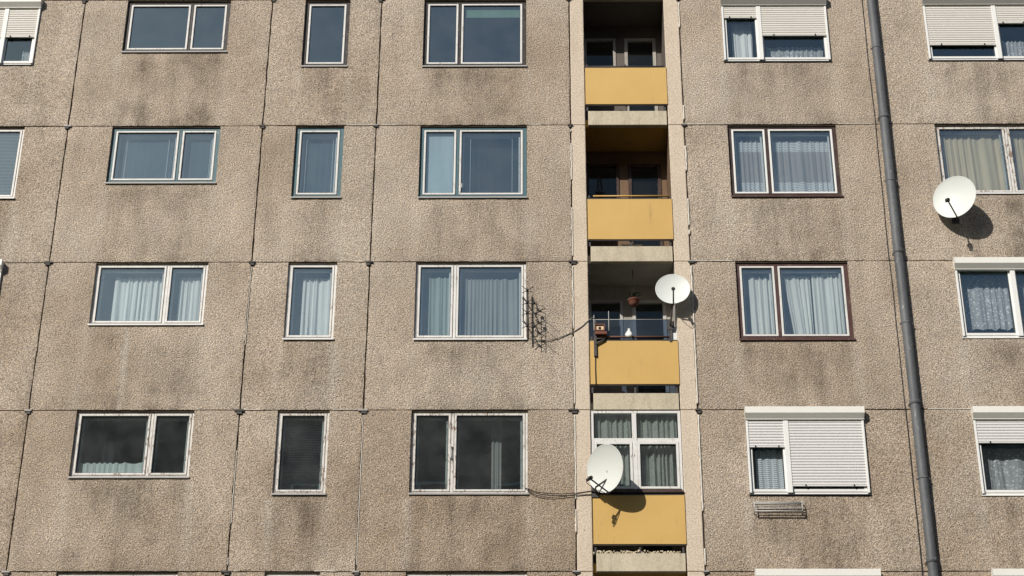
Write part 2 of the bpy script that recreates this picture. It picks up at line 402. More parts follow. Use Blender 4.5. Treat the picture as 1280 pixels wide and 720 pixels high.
def panel(i, j, x0, x1, wins):
    zt, zb = ROWZ[j]-GH, ROWZ[j+1]+GH
    x0 += G; x1 -= G
    fine = 1 <= j <= 6 and 1 <= i <= 7
    st = .036 if fine else .4
    def lin(a, b, extra):
        n = max(1, int(round((b-a)/st))); L = [a+(b-a)*k/n for k in range(n+1)]
        for e in extra:
            L = [q for q in L if abs(q-e) > st*.45 or q in (a, b)]; L.append(e)
        return sorted(set(L))
    xs = lin(x0, x1, [e for w in wins for e in (w[0], w[1])])
    zs = lin(zb, zt, [w[2] for w in wins])
    inside = lambda x, z: any(w[0] < x < w[1] and w[2] < z for w in wins)
    mb = MB(); nx, nz = len(xs), len(zs); idx = {}; st_v = []; wa_v = []; to_v = []
    rp = random.Random(i*31+j); base_tone = rp.uniform(0, .30)+[0, 0, .04, .10, .34, .44, .4, .4, .4, .4, .4][min(j, 10)]; yo = rp.uniform(-.006, .006); ta = rp.uniform(-.002, .002)
    def tone(x, z): return max(0, min(1, base_tone+.45*fbm(x, z, .5, 3, 20+i*.3)+.20*(1 if j >= 3 and i <= 3 else 0)*fbm(x, z, 1.3, 3, 5.0)))
    cells = [(a, b) for a in range(nx-1) for b in range(nz-1) if not inside((xs[a]+xs[a+1])/2, (zs[b]+zs[b+1])/2)]
    win = wins[0] if wins else None
    def vert(a, b):
        if (a, b) in idx: return idx[(a, b)]
        x, z = xs[a], zs[b]
        s, w = stain_fn(x, z, j, win, x0, x1) if fine else (.35, 0)
        if (i, j) == (2, 3):      # pale run-off streak under the curtained window
            w += .95*math.exp(-((x-X(158, 420)+(z-17.5)*.02)/.055)**2)*smooth(17.85, 17.5, z)*(.5+.5*smooth(16.1, 16.9, z))
        to_v.append(tone(x, z))
        y = yo+ta*(x-x0)+.004*noise.noise(Vector((x*6, 0, z*6)))
        if fine:
            on = a in (0, nx-1) or b in (0, nz-1)
            if a in (0, nx-1): x += .009*noise.noise(Vector((i*9.1+a, z*3.5, 0))) + .003*noise.noise(Vector((i*9.1+a, z*23, 5)))
            if b in (0, nz-1): z += .0055*noise.noise(Vector((x*7, j*5.3+b, 0))) + .003*noise.noise(Vector((x*23, j*5.3+b, 5)))
            if on: y += .004
        idx[(a, b)] = len(mb.v); mb.v.append((x, y, z)); st_v.append(s); wa_v.append(min(1, w)); return idx[(a, b)]
    edges = {}
    for (a, b) in cells:
        q = (vert(a, b), vert(a+1, b), vert(a+1, b+1), vert(a, b+1)); mb.face(q, 0, True)
        for k in range(4):
            e = (q[k], q[(k+1) % 4])
            if (e[1], e[0]) in edges: del edges[(e[1], e[0])]
            else: edges[e] = 1
    back = {}
    for (p, q) in edges:
        for e in (p, q):
            if e not in back:
                back[e] = len(mb.v); v = mb.v[e]
                mb.v += [(v[0], v[1], v[2]), (v[0], .13, v[2])]; st_v += [st_v[e], st_v[e]*.6+.2]; wa_v += [0, 0]; to_v += [to_v[e]]*2
        mb.face((back[q], back[p], back[p]+1, back[q]+1))
    o = mb.build('facade_panel', M['wall'], bld)
    for nm, vals in (('stain', st_v), ('wash', wa_v), ('tone', to_v)):
        at_ = o.data.attributes.new(nm, 'FLOAT', 'POINT'); at_.data.foreach_set('value', vals)
    o.data.polygons.foreach_set('use_smooth', mb.sm)
    return o

# rows of ROWZ: 0 = 27.34..24.54 (above the frame), 1 = the top row in view ...
colid = {1: 'A', 2: 'B', 3: 'C', 4: 'D', 6: 'F', 7: 'G'}
NR = len(ROWZ)-1
for i in range(len(SX)-1):
    if i == 5: continue
    for j in range(NR):
        wins = []
        if i in colid and 1 <= j <= 5:
            k = colid[i]+str(j-1)
            if k in RECT: wins = [RECT[k]]
        panel(i, j, SX[i], SX[i+1], wins)

# mortar behind the joints
mb = MB()
for z in ROWZ[:-1]:
    segs = []   # leave the window heads to the frames, the loggia to its slabs
    holes = [(.656+.02, 2.655-.02)]
    x = SX[0]
    for h0, h1 in holes: segs.append((x, h0)); x = h1
    segs.append((x, SX[-1]))
    for a, b in segs: mb.box(a, b, .030, .06, z-G-.004, z+G+.004)
for i, x in enumerate(SX):
    for j in range(NR):
        mb.box(x-G-.008, x+G+.008, .0335, .064, ROWZ[j+1]+G+.006, ROWZ[j]-G-.006)
mb.build('joint_mortar', M['seam'], bld)

# old sealant that bulges out of some of the joints
def sealant(p0, p1, r, seed, gap=.15, off=0.0):
    mb = MB(); p0, p1 = Vector(p0), Vector(p1); L = (p1-p0).length; n = int(L/.03)
    run = []
    for k in range(n+1):
        p = p0.lerp(p1, k/n); g = noise.noise(Vector((seed*3.7, k*.035, 1)))+.12*noise.noise(Vector((seed, k*.4, 8))) ; w = noise.noise(Vector((seed, k*.35, 2)))
        if g > gap-.35:
            q = p.copy()
            if abs(p1.z-p0.z) > abs(p1.x-p0.x): q.x += .006*w+off
            else: q.z += .006*w+off
            q.y = -.004+.004*w
            run.append((q, r*(.8+.5*abs(w))))
        if (g <= gap-.35 or k == n) and len(run) > 2:
            mb = MB(); mb.tube([a for a, _ in run], [b for _, b in run], 6); mb.build('joint_sealant', M['sealant'], bld); run = []
        elif g <= gap-.35: run = []
xr = SX[6]; xl = SX[5]
for j, gp in ((1, .30), (2, .12), (3, -.2), (4, -.1), (5, .05)):
    sealant((xr, 0, ROWZ[j]-.1), (xr, 0, ROWZ[j+1]+.1), .016, j+.5, gp, .002)
for j, gp in ((3, -.5), (4, .15), (2, .1), (5, .2)):
    sealant((xl, 0, ROWZ[j]-.1), (xl, 0, ROWZ[j+1]+.1), .014, j+8.5, gp, .004)
for (x0_, x1_, j, gp) in ((SX[6]+.05, RECT['F1'][0]-.05, 2, -.2), (SX[6]+.05, RECT['F2'][0]-.03, 3, -.4), (RECT['F1'][1]+.05, SX[7]-.2, 2, .1), (SX[4]+.1, RECT['D1'][0]-.1, 2, .2),
                          (RECT['C1'][1]+.05, SX[4]-.05, 2, .0), (RECT['C3'][1]+.05, SX[4]-.1, 4, -.2), (RECT['D1'][1]+.05, SX[5]-.05, 2, .1), (RECT['C2'][1]+.05, SX[4]-.1, 3, .1),
                          (SX[3]+.05, RECT['C3'][0]-.1, 4, .3), (SX[7]+.2, RECT['G3'][0], 4, .2), (RECT['C3'][1]-.1, SX[4]-.1, 5, -.1)):
    sealant((x0_, 0, ROWZ[j]), (x1_, 0, ROWZ[j]), .008, j*2.3+x0_, gp, .003)
sealant((SX[3], 0, ROWZ[4]-.1), (SX[3], 0, ROWZ[5]+.1), .008, 31, .22, .005)
sealant((SX[4], 0, ROWZ[4]-.1), (SX[4], 0, ROWZ[5]+.1), .008, 34, .15, .005)
sealant((SX[3], 0, ROWZ[3]-.1), (SX[3], 0, ROWZ[4]+.1), .007, 37, .35, .005)

# little drip caps where the joints cross
for i in (1, 2, 3, 4, 5, 6):
    for j in range(1, 6):
        mb = MB(); x = SX[i]+random.uniform(-.015, .015); z = ROWZ[j]-.012; w = random.uniform(.045, .09); h = random.uniform(.022, .05); sk = random.uniform(-.02, .02)
        if i == 6: x += .01
        mb.box(x-w, x+w*.85, -.035, .015, z-h*.35, z+.012, 1 if random.random() < .35 else 0)
        mb.box(x-w*.55+sk, x+w*.5+sk, -.024, .015, z-h*1.35, z-h*.38, 0)
        mb.build('joint_cap', [M['cap'], M['sill']], bld)

# --- windows
FINISH = {'old': ('white_old', 'white_old'), 'worn': ('white_worn', 'white_worn'), 'teal': ('teal', 'white_old'), 'brown': ('brown', 'white'),
          'redbrown': ('redbrown', 'white_old'), 'black': ('black_frame', 'white_old'), 'pvc': ('white', 'white')}
wind = {}
def window(k, style, split, label, glass='pane', pvc=False, shut=None, box=True, boxm='box', slatm='slat', sillm='sill', inner=True):
    if style in ('brown', 'redbrown'): sillm = 'redbrown'
    x0, x1, zb, zt = RECT[k]
    fm, sm_ = FINISH[style]
    ctr = Vector(((x0+x1)/2, .05, (zb+zt)/2))
    j = ROW[k]
    e = .002
    f = MB(); yF = .012 if pvc else .055
    FW = .045 if pvc else (.036 if style in ('teal', 'brown', 'redbrown', 'black') else .04)
    if style in ('brown', 'teal', 'redbrown', 'black'): FW = .068
    sill_h = .035
    zb2 = zb+sill_h
    ztf = zt+GH+.0        # the head of the frame tucks under the panel above
    f.ring(x0+e, x1-e, zb2, ztf, FW, yF, .125, 0, bev=.004)
    ms = []
    if split is not None:
        sa = X(split[0], OP[k][4]+6); sb = X(split[1], OP[k][4]+6)
        f.box((sa+sb)/2-.022, (sa+sb)/2+.022, yF+.003, .12, zb2+FW, ztf-FW, 0, .004)
        ms = [(x0+FW-.008, (sa+sb)/2-(.026 if not pvc else .02)), ((sa+sb)/2+(.026 if not pvc else .02), x1-FW+.008)]
        if style in ('teal', 'brown', 'redbrown', 'black'):
            ms = [(x0+FW+.003, (sa+sb)/2-.030), ((sa+sb)/2+.030, x1-FW-.003)]
        elif not pvc: ms = [(x0+FW+.007, (sa+sb)/2-.029), ((sa+sb)/2+.029, x1-FW-.007)]
    else: ms = [(x0+FW+.006, x1-FW-.006)]
    if not pvc: f.ring(x0+FW-.002, x1-FW+.002, zb2+FW-.002, ztf-FW+.002, .03, yF+.022, .12, 1)
    wo = f.build('window', [M[fm], M['gasket']], bld, ctr); tag(wo, label)
    wind[k] = (wo, ms, (zb2+FW, ztf-FW))
    s0, s1 = (zb2+FW-.008, ztf-FW+.008) if pvc else (zb2+FW+.006, ztf-FW-.006)
    SW = .05 if pvc else .036
    for (a, b) in ms:
        s = MB()
        ys = yF-.012
        s.ring(a, b, s0, s1, SW, ys, .09, 0, bev=.005)
        s.ring(a+SW, b-SW, s0+SW, s1-SW, .009, ys+.016, .085, 1)
        if not pvc and inner:      # the inner leaf of the coupled sash
            s.ring(a+SW+.012, b-SW-.012, s0+SW+.012, s1-SW-.012, .028, .135, .155, 0)
        so = s.build('sash', [M[sm_], M['gasket']], wo, None); reparent0(so, wo, ctr)
        p = MB(); p.quad((a+SW+.004, ys+.03, s0+SW+.004), (b-SW-.004, ys+.03, s0+SW+.004), (b-SW-.004, ys+.03, s1-SW-.004), (a+SW+.004, ys+.03, s1-SW-.004))
        po = p.build('pane', M['pane_clean' if pvc else glass], wo); reparent0(po, wo, ctr)
    # sill: sloping metal sheet with a turned-down lip
    sl = MB(); yl = -.028 if not pvc else -.020
    a, b = x0-.012, x1+.012; w1 = .0 ; n = 14; hh = .030 if not pvc else .016
    prof = [(yF+.02, zb2-.001), (yl, zb2-.010), (yl-.002, zb2-.010-hh), (yl+.006, zb2-.010-hh)]
    base = len(sl.v)
    for q in range(n+1):
        xx = a+(b-a)*q/n; wb_ = .0025*noise.noise(Vector((xx*2.2, j, 3))) if not pvc else 0
        for (y_, z_) in prof: sl.v.append((xx, y_+wb_, z_+wb_))
    for q in range(n):
        for r in range(3):
            c = base+q*4+r; sl.face((c, c+4, c+5, c+1))
    so = sl.build('sill', M[sillm], wo); reparent0(so, wo, ctr)
    # packing between sill and panel
    if shut:
        n_ = len(ms); gx = [(x0+.002, x0+.040)] ; 
        zt_s = zt-.10
        edges = [(x0+.003, x0+.038)]
        if split is not None:
            mid = (ms[0][1]+ms[1][0])/2; edges.append((mid-.040, mid+.040))
        edges.append((x1-.038, x1-.003))
        for (a, b) in edges:
            gd = MB(); gd.box(a, b, -.046, .0, zb2+.004, zt_s, 0, .004)
            go = gd.build('shutter_guide', M['white'], wo); reparent0(go, wo, ctr)
        for q, drop in enumerate(shut):
            if drop is None: continue
            a, b = edges[q][1]-.006, edges[q+1][0]+.006
            zz = Z(OP[k][0], drop, -.03); sh = MB(); z = zz; pitch = .050
            sh.box(a+.004, b-.004, -.038, -.016, z, z+.022, 0, .004)
            z += .022
            while z < zt_s:
                pr = [(-.022, z), (-.030, z+.004), (-.0345, z+.018), (-.0345, z+.032), (-.030, z+.045), (-.022, z+.0485)]
                c = len(sh.v)
                for (y_, z_) in pr: sh.v += [(a, y_, z_), (b, y_, z_)]
                for r in range(5): sh.face((c+2*r, c+2*r+1, c+2*r+3, c+2*r+2), 0, True)
                sh.quad((a, -.020, z+.0485), (b, -.020, z+.0485), (b, -.020, z+pitch+.002), (a, -.020, z+pitch+.002), 1)
                z += pitch
            for t_ in ((a*.82+b*.18), (a*.18+b*.82)) if (b-a) > .5 else (a+.03, b-.03):
                sh.box(t_-.009, t_+.009, -.062, -.038, zz+.002, zz+.024, 1)
            ho = sh.build('roller_shutter', [M[slatm], M['gasket']], wo); reparent0(ho, wo, ctr)
        if box:
            bx = MB(); a, b = x0-.004, x1+.004; zt_b = zt+.004
            pr = [(.0, zt_b-.0), (-.128, zt_b-.006), (-.135, zt_b-.014), (-.135, zt_b-.120), (-.066, zt_b-.195), (-.066, zt_b-.205), (.0, zt_b-.205)]
            c = len(bx.v)
            for xx in (a, b):
                for (y_, z_) in pr: bx.v.append((xx, y_, z_))
            for r in range(6): bx.face((c+r, c+r+7, c+r+8, c+r+1))
            bx.face(tuple(c+r for r in range(7))); bx.face(tuple(c+7+r for r in reversed(range(7))))
            for ex in (a-.004, b+.0): bx.box(ex, ex+.004, -.138, 0, zt_b-.125, zt_b+.002, 0)
            ho = bx.build('shutter_box', M[boxm], wo); reparent0(ho, wo, ctr)
    return wo
def reparent0(o, par, ctr):
    o.parent = par; o.location = Vector(o.location)-ctr

window('A0', 'pvc', (9, 13), 'white plastic window with its cream roller shutter half lowered, at the left edge of the top row', pvc=True, shut=(47, 47), boxm='box', sillm='gasket')
window('A1', 'old', (-40, -33), 'white framed window with grey slatted blind, cut by the left edge in the second row', sillm='sill_white')
window('A2', 'pvc', (-80, -70), 'white window with a roller shutter box whose right end just shows at the left edge', pvc=True, shut=(400, 400))
window('B0', 'black', (239, 242), 'wide dark framed window with bare dark panes, top row', inner=False)
window('B1', 'teal', (222, 230), 'teal framed two-sash window over the washed stain, larger left sash')
window('B2', 'old', (205.7, 214.5), 'white framed two-sash window with white pleated curtain to the right of each sash', sillm='sill_white')
window('B3', 'worn', (185, 195.6), 'peeling white two-sash window with a short cafe curtain along its bottom', 'pane_dirty')
window('B4', 'old', (163, 172), 'white two-sash window whose head just shows at the lower left edge')
window('C0', 'black', None, 'narrow dark framed single window with a bare dark pane, top row', inner=False)
window('C1', 'teal', None, 'narrow single window with teal frame')
window('C2', 'old', None, 'narrow white single window with white pleated curtain', sillm='sill_white')
window('C3', 'worn', None, 'narrow single window with peeling white paint and dark pane', 'pane_dirty')
window('C4', 'old', None, 'narrow white single window whose head shows at the bottom edge')
window('D0', 'black', (571.7, 578.8), 'dark framed two-sash window with a green blind rolled up in its right sash', inner=False)
window('D1', 'teal', (569.8, 575.4), 'teal framed two-sash window with a pale blind down behind its left sash')
window('D2', 'old', (565, 573), 'white two-sash window with grey-green curtains, beside the wall aerial', sillm='sill_white')
window('D3', 'worn', (561.4, 570.6), 'peeling white two-sash window with dark reflecting panes, left of the lowest dish', 'pane_dirty')
window('D4', 'old', (556, 566), 'white two-sash window whose head shows at the bottom edge left of the loggias')
window('F0', 'pvc', (942, 952), 'white plastic window with two cream shutters stopped at different heights, top row', pvc=True, shut=(22.7, 45), boxm='box_grey', sillm='gasket')
window('F1', 'brown', (955, 961), 'dark brown framed window with patterned net curtain')
window('F2', 'redbrown', (965, 975), 'red-brown framed window with loosely hanging pale curtains')
window('F3', 'pvc', (976.7, 985), 'white plastic window with right shutter almost fully lowered and a wire rack below', pvc=True, shut=(559.3, 608), slatm='slat_white', sillm='gasket')
window('F4', 'pvc', (990, 1000), 'white window with shutter box showing at the bottom edge', pvc=True, shut=(810, 810))
window('G0', 'pvc', (1235.6, 1244.6), 'white plastic window with cream shutter three quarters lowered, top right corner', pvc=True, shut=(56.7, 29.6), boxm='box_grey', sillm='gasket')
window('G1', 'worn', (1252, 1263), 'unpainted peeling window with beige curtain behind the highest dish', 'pane_dirty', sillm='sill_white')
window('G2', 'pvc', (1255, 1271.7), 'white plastic window with raised shutter under its box and scalloped lace', pvc=True, shut=(None, None), sillm='sill_white')
window('G3', 'pvc', (1300, 1310), 'white plastic window with shutter one third lowered over lace, right edge', pvc=True, shut=(554, 554), slatm='slat_white', sillm='sill_white')
window('G4', 'pvc', (1330, 1340), 'white window with shutter box showing at the lower right corner', pvc=True, shut=(810, 810))

# handles and hasps on some old sashes
def bits(k, boxes, mat='alu', name='handle'):
    wo, ms, zz = wind[k]; mb = MB()
    for bx_ in boxes: mb.box(*bx_)
    o = mb.build(name, M[mat], wo); reparent0(o, wo, Vector(wo.location))
xm = X(563.5, 560, .03); bits('D3', [(xm-.006, xm+.006, .012, .032, Z(560, 571), Z(560, 556)), (xm-.012, xm+.012, .004, .032, Z(560, 558), Z(560, 555)), (xm-.012, xm+.012, .004, .032, Z(560, 572), Z(560, 569))])
xm = X(577, 232, .03); bits('D1', [(xm-.008, xm+.008, .0, .032, Z(575, 234), Z(575, 229))])

# rooms behind the windows
mb = MB()
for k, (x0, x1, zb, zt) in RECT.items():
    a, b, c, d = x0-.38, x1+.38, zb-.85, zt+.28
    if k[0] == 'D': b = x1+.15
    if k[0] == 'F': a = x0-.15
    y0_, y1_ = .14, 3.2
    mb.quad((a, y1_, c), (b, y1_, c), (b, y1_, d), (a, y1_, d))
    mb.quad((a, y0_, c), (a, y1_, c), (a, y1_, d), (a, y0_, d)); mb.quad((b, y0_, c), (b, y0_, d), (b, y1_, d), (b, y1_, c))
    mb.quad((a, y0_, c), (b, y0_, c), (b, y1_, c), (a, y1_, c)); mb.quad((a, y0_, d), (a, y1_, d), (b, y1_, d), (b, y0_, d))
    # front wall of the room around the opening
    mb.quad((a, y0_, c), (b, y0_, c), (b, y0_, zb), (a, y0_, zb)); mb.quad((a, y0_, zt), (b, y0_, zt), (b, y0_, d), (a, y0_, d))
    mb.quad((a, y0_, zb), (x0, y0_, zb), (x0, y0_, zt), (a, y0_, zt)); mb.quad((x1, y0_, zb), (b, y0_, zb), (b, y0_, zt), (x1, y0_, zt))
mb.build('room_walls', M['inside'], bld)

# sides, back and roof
mb = MB(); a, b = SX[0], SX[-1]; top = ROWZ[0]
mb.box(a-.2, a-.012, 0, 12, 0, top); mb.box(b+.012, b+.2, 0, 12, 0, top); mb.box(a-.012, b+.012, 11.8, 12, 0, top)
mb.build('wall', M['far_wall'], bld)
mb = MB(); mb.box(a-.3, b+.3, -.06, 12.1, top+.01, top+.9); mb.build('roof', M['slab'], bld)

# --- drainpipe
mb = MB(); pr_ = .080
def pipe_x(py): return X({0: 1090.3}.get(py, 0), py)
xp = sum(X(px, py, -.08) for px, py in ((1090.3, 1), (1104, 153), (1122, 324.5), (1145.5, 511), (1167, 716)))/5
n = 60
mb.tube([(xp+.012*noise.noise(Vector((q*.09, 4, 0))), -.082, ROWZ[0]*(1-q/n)) for q in range(n+1)], pr_, 20)
pipe = mb.build('drainpipe', M['zinc'], bld); tag(pipe, 'grey zinc rainwater downpipe running the full height')
for py in (-30, 141, 310, 499, 697):
    z = Z(1100, py, -.2); mb = MB()
    mb.lathe([(pr_+.002, -.05), (pr_+.010, -.045), (pr_+.010, .03), (pr_+.004, .036)], (xp, -.082, z), (0, 0, 1), 20)
    mb.tube([(xp-.09, -.07, z-.015), (xp-.09, .01, z-.015)], .008, 6); mb.tube([(xp+.09, -.07, z-.015), (xp+.09, .01, z-.015)], .008, 6)
    c = mb.build('pipe_collar', M['zinc'], pipe)
for py in (60, 226, 404, 598):
    z = Z(1100, py, -.1); mb = MB()
    mb.lathe([(pr_+.001, -.012), (pr_+.005, -.012), (pr_+.005, .012), (pr_+.001, .012)], (xp, -.082, z), (0, 0, 1), 20)
    for sx_ in (-1, 1): mb.box(xp+sx_*(pr_+.001), xp+sx_*(pr_+.028), -.092, -.072, z-.011, z+.011); 
    mb.box(xp-.010, xp+.010, -.01, .008, z-.012, z+.012)
    mb.build('pipe_bracket', M['zinc'], pipe)
# thin cable beside the pipe
mb = MB(); pts = []
for q in range(90):
    z = 27-q*.16; pts.append((xp-.15+.012*noise.noise(Vector((z*.8, 2, 2))), -.012, z))
mb.tube(pts, .007, 6); o = mb.build('lightning_cable', M['wire']); tag(o, 'thin dark cable running straight down the wall along the left side of the drainpipe', 'cable')

# ------------------------------------------------------------------ loggias
LX0 = .5*(X(728.5, 5)+X(740, 600)); LX1 = .5*(X(830, 5)+X(853.5, 600)); PXA = SX[5]+G; PXB = SX[6]-G
LD = .86
for j in range(NR):     # pillars, one storey tall
    zt_, zb_ = ROWZ[j]-.008, ROWZ[j+1]+.008
    for (a, b) in ((PXA, LX0), (LX1, PXB)):
        mb = MB(); ns = 40; 
        # front sheet with slightly uneven arrises
        zs = [zb_+(zt_-zb_)*q/ns for q in range(ns+1)]
        prof = []
        for z in zs:
            w1 = .003*noise.noise(Vector((a*5, z*8, 1))); w2 = .003*noise.noise(Vector((b*5, z*8, 2)))
            prof.append([(a+w1, .12, z), (a+w1, .006, z), (a+.010+w1, .0, z), (b-.010+w2, .0, z), (b+w2, .010, z), (b, LD, z)] if a < 1.2 else
                        [(a, LD, z), (a+w1, .010, z), (a+.010+w1, .0, z), (b-.010+w2, .0, z), (b+w2, .006, z), (b+w2, .12, z)])
        for q in range(ns+1): mb.v += prof[q]
        for q in range(ns):
            for r in range(5): c = q*6+r; mb.face((c, c+1, c+7, c+6), 1 if (a < 1.2 and r == 4) or (a >= 1.2 and r == 0) else 0)
        mb.face(tuple(range(6))); mb.face(tuple(ns*6+r for r in reversed(range(6))))
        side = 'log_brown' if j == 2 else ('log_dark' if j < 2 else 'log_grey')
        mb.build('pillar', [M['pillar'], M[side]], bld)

log_labels = {1: 'open loggia in the top row with dark interior and plain yellow parapet',
              2: 'open loggia in the second row with ceiling painted with ochre bounce light and orange handrail',
              3: 'open loggia in the third row with hanging pot and blue screen',
              4: 'glazed loggia in the fourth row behind the lowest dish',
              5: 'loggia cut by the bottom edge with ceiling painted with ochre bounce light'}
logs = {}
for j in range(0, NR-1):
    zc = ROWZ[j]; zf = ROWZ[j+1]        # ceiling level, and the level of the slab this loggia stands on
    wallm = 'log_bounce' if j in (2, 5) else ('log_dark' if j < 2 else 'log_grey')
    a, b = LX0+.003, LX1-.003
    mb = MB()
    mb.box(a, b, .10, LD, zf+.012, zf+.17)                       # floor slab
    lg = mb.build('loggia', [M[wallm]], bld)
    # its underside carries the colour of the loggia below
    lowm = 'log_bounce' if j+1 in (2, 5) else ('log_dark' if j+1 < 2 else 'log_grey')
    lg.data.materials[0] = M[lowm]
    if j in log_labels: tag(lg, log_labels[j])
    logs[j] = lg
    mb = MB()
    ea, eb = X(732.5, 147)-.0, X(832.5, 147)
    ea, eb = LX0+.055, LX1-.02
    mb.box(ea, eb, .012, .10, zf+.004, zf+.305, 0, .006); mb.build('slab_edge', M['slab'], lg)
    # back wall with openings for window (left) and door (right): piers and bands
    zf2, zc2 = zf+.17, zc+.012
    wx0, wx1 = a+.02, a+(b-a)*.42; dx0, dx1 = a+(b-a)*.53, b-.10
    wz0, wz1 = zf2+.95, zc2-.28; dz1 = zc2-.28
    mb = MB(); yb = LD
    mb.box(a, b, yb+.002, yb+.1, dz1, zc2); mb.box(wx1, dx0, yb, yb+.1, zf2, dz1); mb.box(dx1, b, yb, yb+.1, zf2, dz1)
    mb.box(a, wx0, yb, yb+.1, zf2, dz1); mb.box(wx0, wx1, yb, yb+.1, zf2, wz0)
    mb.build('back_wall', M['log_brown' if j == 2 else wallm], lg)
    fmn = {1: 'log_grey', 2: 'brown', 3: 'alu'}.get(j, 'log_grey')
    mb = MB(); mb.ring(wx0+.001, wx1-.001, wz0, wz1, .05, yb-.02, yb+.05, 0, bev=.004)
    if j in (3,): mb.box(wx0+.05, wx1-.05, yb-.018, yb+.04, wz1-.52, wz1-.38)
    if j in (1, 2): mb.box(wx0+.05, wx1-.05, yb-.018, yb+.04, wz0+.42, wz0+.50)
    mb.build('loggia_window', M[fmn], lg)
    mb = MB(); mb.ring(dx0+.001, dx1-.001, zf2+.01, dz1, .06, yb-.02, yb+.05, 0, bev=.004)
    mb.build('loggia_door', M[fmn], lg)
    mb = MB(); mb.quad((wx0+.05, yb+.02, wz0+.05), (wx1-.05, yb+.02, wz0+.05), (wx1-.05, yb+.02, wz1-.05), (wx0+.05, yb+.02, wz1-.05)); mb.build('pane', M['pane_dull'], lg)
    mb = MB(); mb.quad((dx0+.06, yb+.02, zf2+.07), (dx1-.06, yb+.02, zf2+.07), (dx1-.06, yb+.02, dz1-.06), (dx0+.06, yb+.02, dz1-.06)); mb.build('door_pane', M['pane_dull'], lg)
    # room behind
    mb = MB(); mb.box(a, b, 2.6, 2.65, zf2, zc2); mb.box(a-.1, a, yb+.1, 2.6, zf2, zc2); mb.box(b, b+.1, yb+.1, 2.6, zf2, zc2); mb.box(a, b, yb+.1, 2.6, zf2-.05, zf2); mb.box(a, b, yb+.1, 2.6, zc2, zc2+.05)
    mb.build('back_room', M['inside'], lg)
    # yellow sheet-metal parapet
    pz0, pz1 = zf+.405, zf+1.085
    if j in (1, 2, 3, 4):      # measured parapet heights
        p1_, p0_ = {1: (84.6, 130), 2: (248.8, 298.8), 3: (426, 480), 4: (619, 680)}[j]
        pz1 = Z(790, p1_, -.018); pz0 = Z(790, p0_, -.018)
    pa, pb = LX0+.012, LX1+.0 if j != 2 else LX1+.0
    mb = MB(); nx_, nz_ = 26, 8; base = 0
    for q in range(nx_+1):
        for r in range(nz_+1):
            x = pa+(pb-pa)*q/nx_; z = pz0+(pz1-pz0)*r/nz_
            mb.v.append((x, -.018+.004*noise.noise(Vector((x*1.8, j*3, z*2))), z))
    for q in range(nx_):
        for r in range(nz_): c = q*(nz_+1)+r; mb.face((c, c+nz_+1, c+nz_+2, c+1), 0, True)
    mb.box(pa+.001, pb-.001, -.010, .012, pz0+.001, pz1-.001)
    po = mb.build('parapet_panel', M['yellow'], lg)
    mb = MB(); mb.box(pa, pb-.002, -.022, .03, pz1+.002, pz1+.016); mb.box(pa, pb-.002, -.006, .02, pz0-.018, pz0-.003)
    for x in (pa+.03, (pa+pb)/2, pb-.05): mb.box(x-.015, x+.015, .02, .05, zf+.31, pz1+.1 if j != 4 else pz1)
    mb.build('parapet_frame', M['steel'], lg)
    if j in (0, 1, 2):
        mb = MB(); zr = pz1+(.075 if j == 2 else .045)
        mb.tube([(pa+(.10 if j == 2 else .05), .005, zr), (pb-.04, .005, zr)], .016 if j == 2 else .012, 8)
        mb.build('handrail', M['yrail' if j == 2 else 'steel'], lg)

# bits seen through the slot under the parapets
def scrap(boxes, name, label, cat, mat):
    mb = MB()
    for bx_ in boxes: mb.box(*bx_)
    o = mb.build(name, M[mat]); tag(o, label, cat); return o
z = ROWZ[2]+.30
scrap([(X(773, 133, .06), X(779, 133, .06), .12, .18, z-.12, z+.10)], 'white_tin', 'small white tin in the slot under the top yellow parapet', 'tin', 'white')
z = ROWZ[3]+.30
scrap([(X(776, 302, .1), X(803, 302, .1), .14, .34, z-.12, z+.12)], 'white_box', 'white flat box on the second loggia floor seen through the slot under the yellow parapet', 'box', 'white')
z = ROWZ[4]+.30
scrap([(X(762, 484, .1), X(784, 484, .1), .13, .30, z-.12, z+.05), ], 'grey_box', 'grey box on the third loggia floor, in the slot under the stained parapet', 'box', 'alu')
mb = MB(); z0_ = ROWZ[5]+.312
for q in range(60):     # crumbling foam packed in the slot of the glazed loggia
    x = X(742, 683)+(X(852, 683)-X(742, 683))*q/60; r = random.uniform(.012, .026)
    mb.lathe([(0.001, r), (r*.7, r*.7), (r, 0), (r*.8, -r*.7), (.001, -r)], (x, random.uniform(.03, .05), z0_+random.uniform(.0, .04)), (random.random()-.5, random.random()-.5, 1), 7)
mb.build('filler_foam', M['foam'], logs[4])

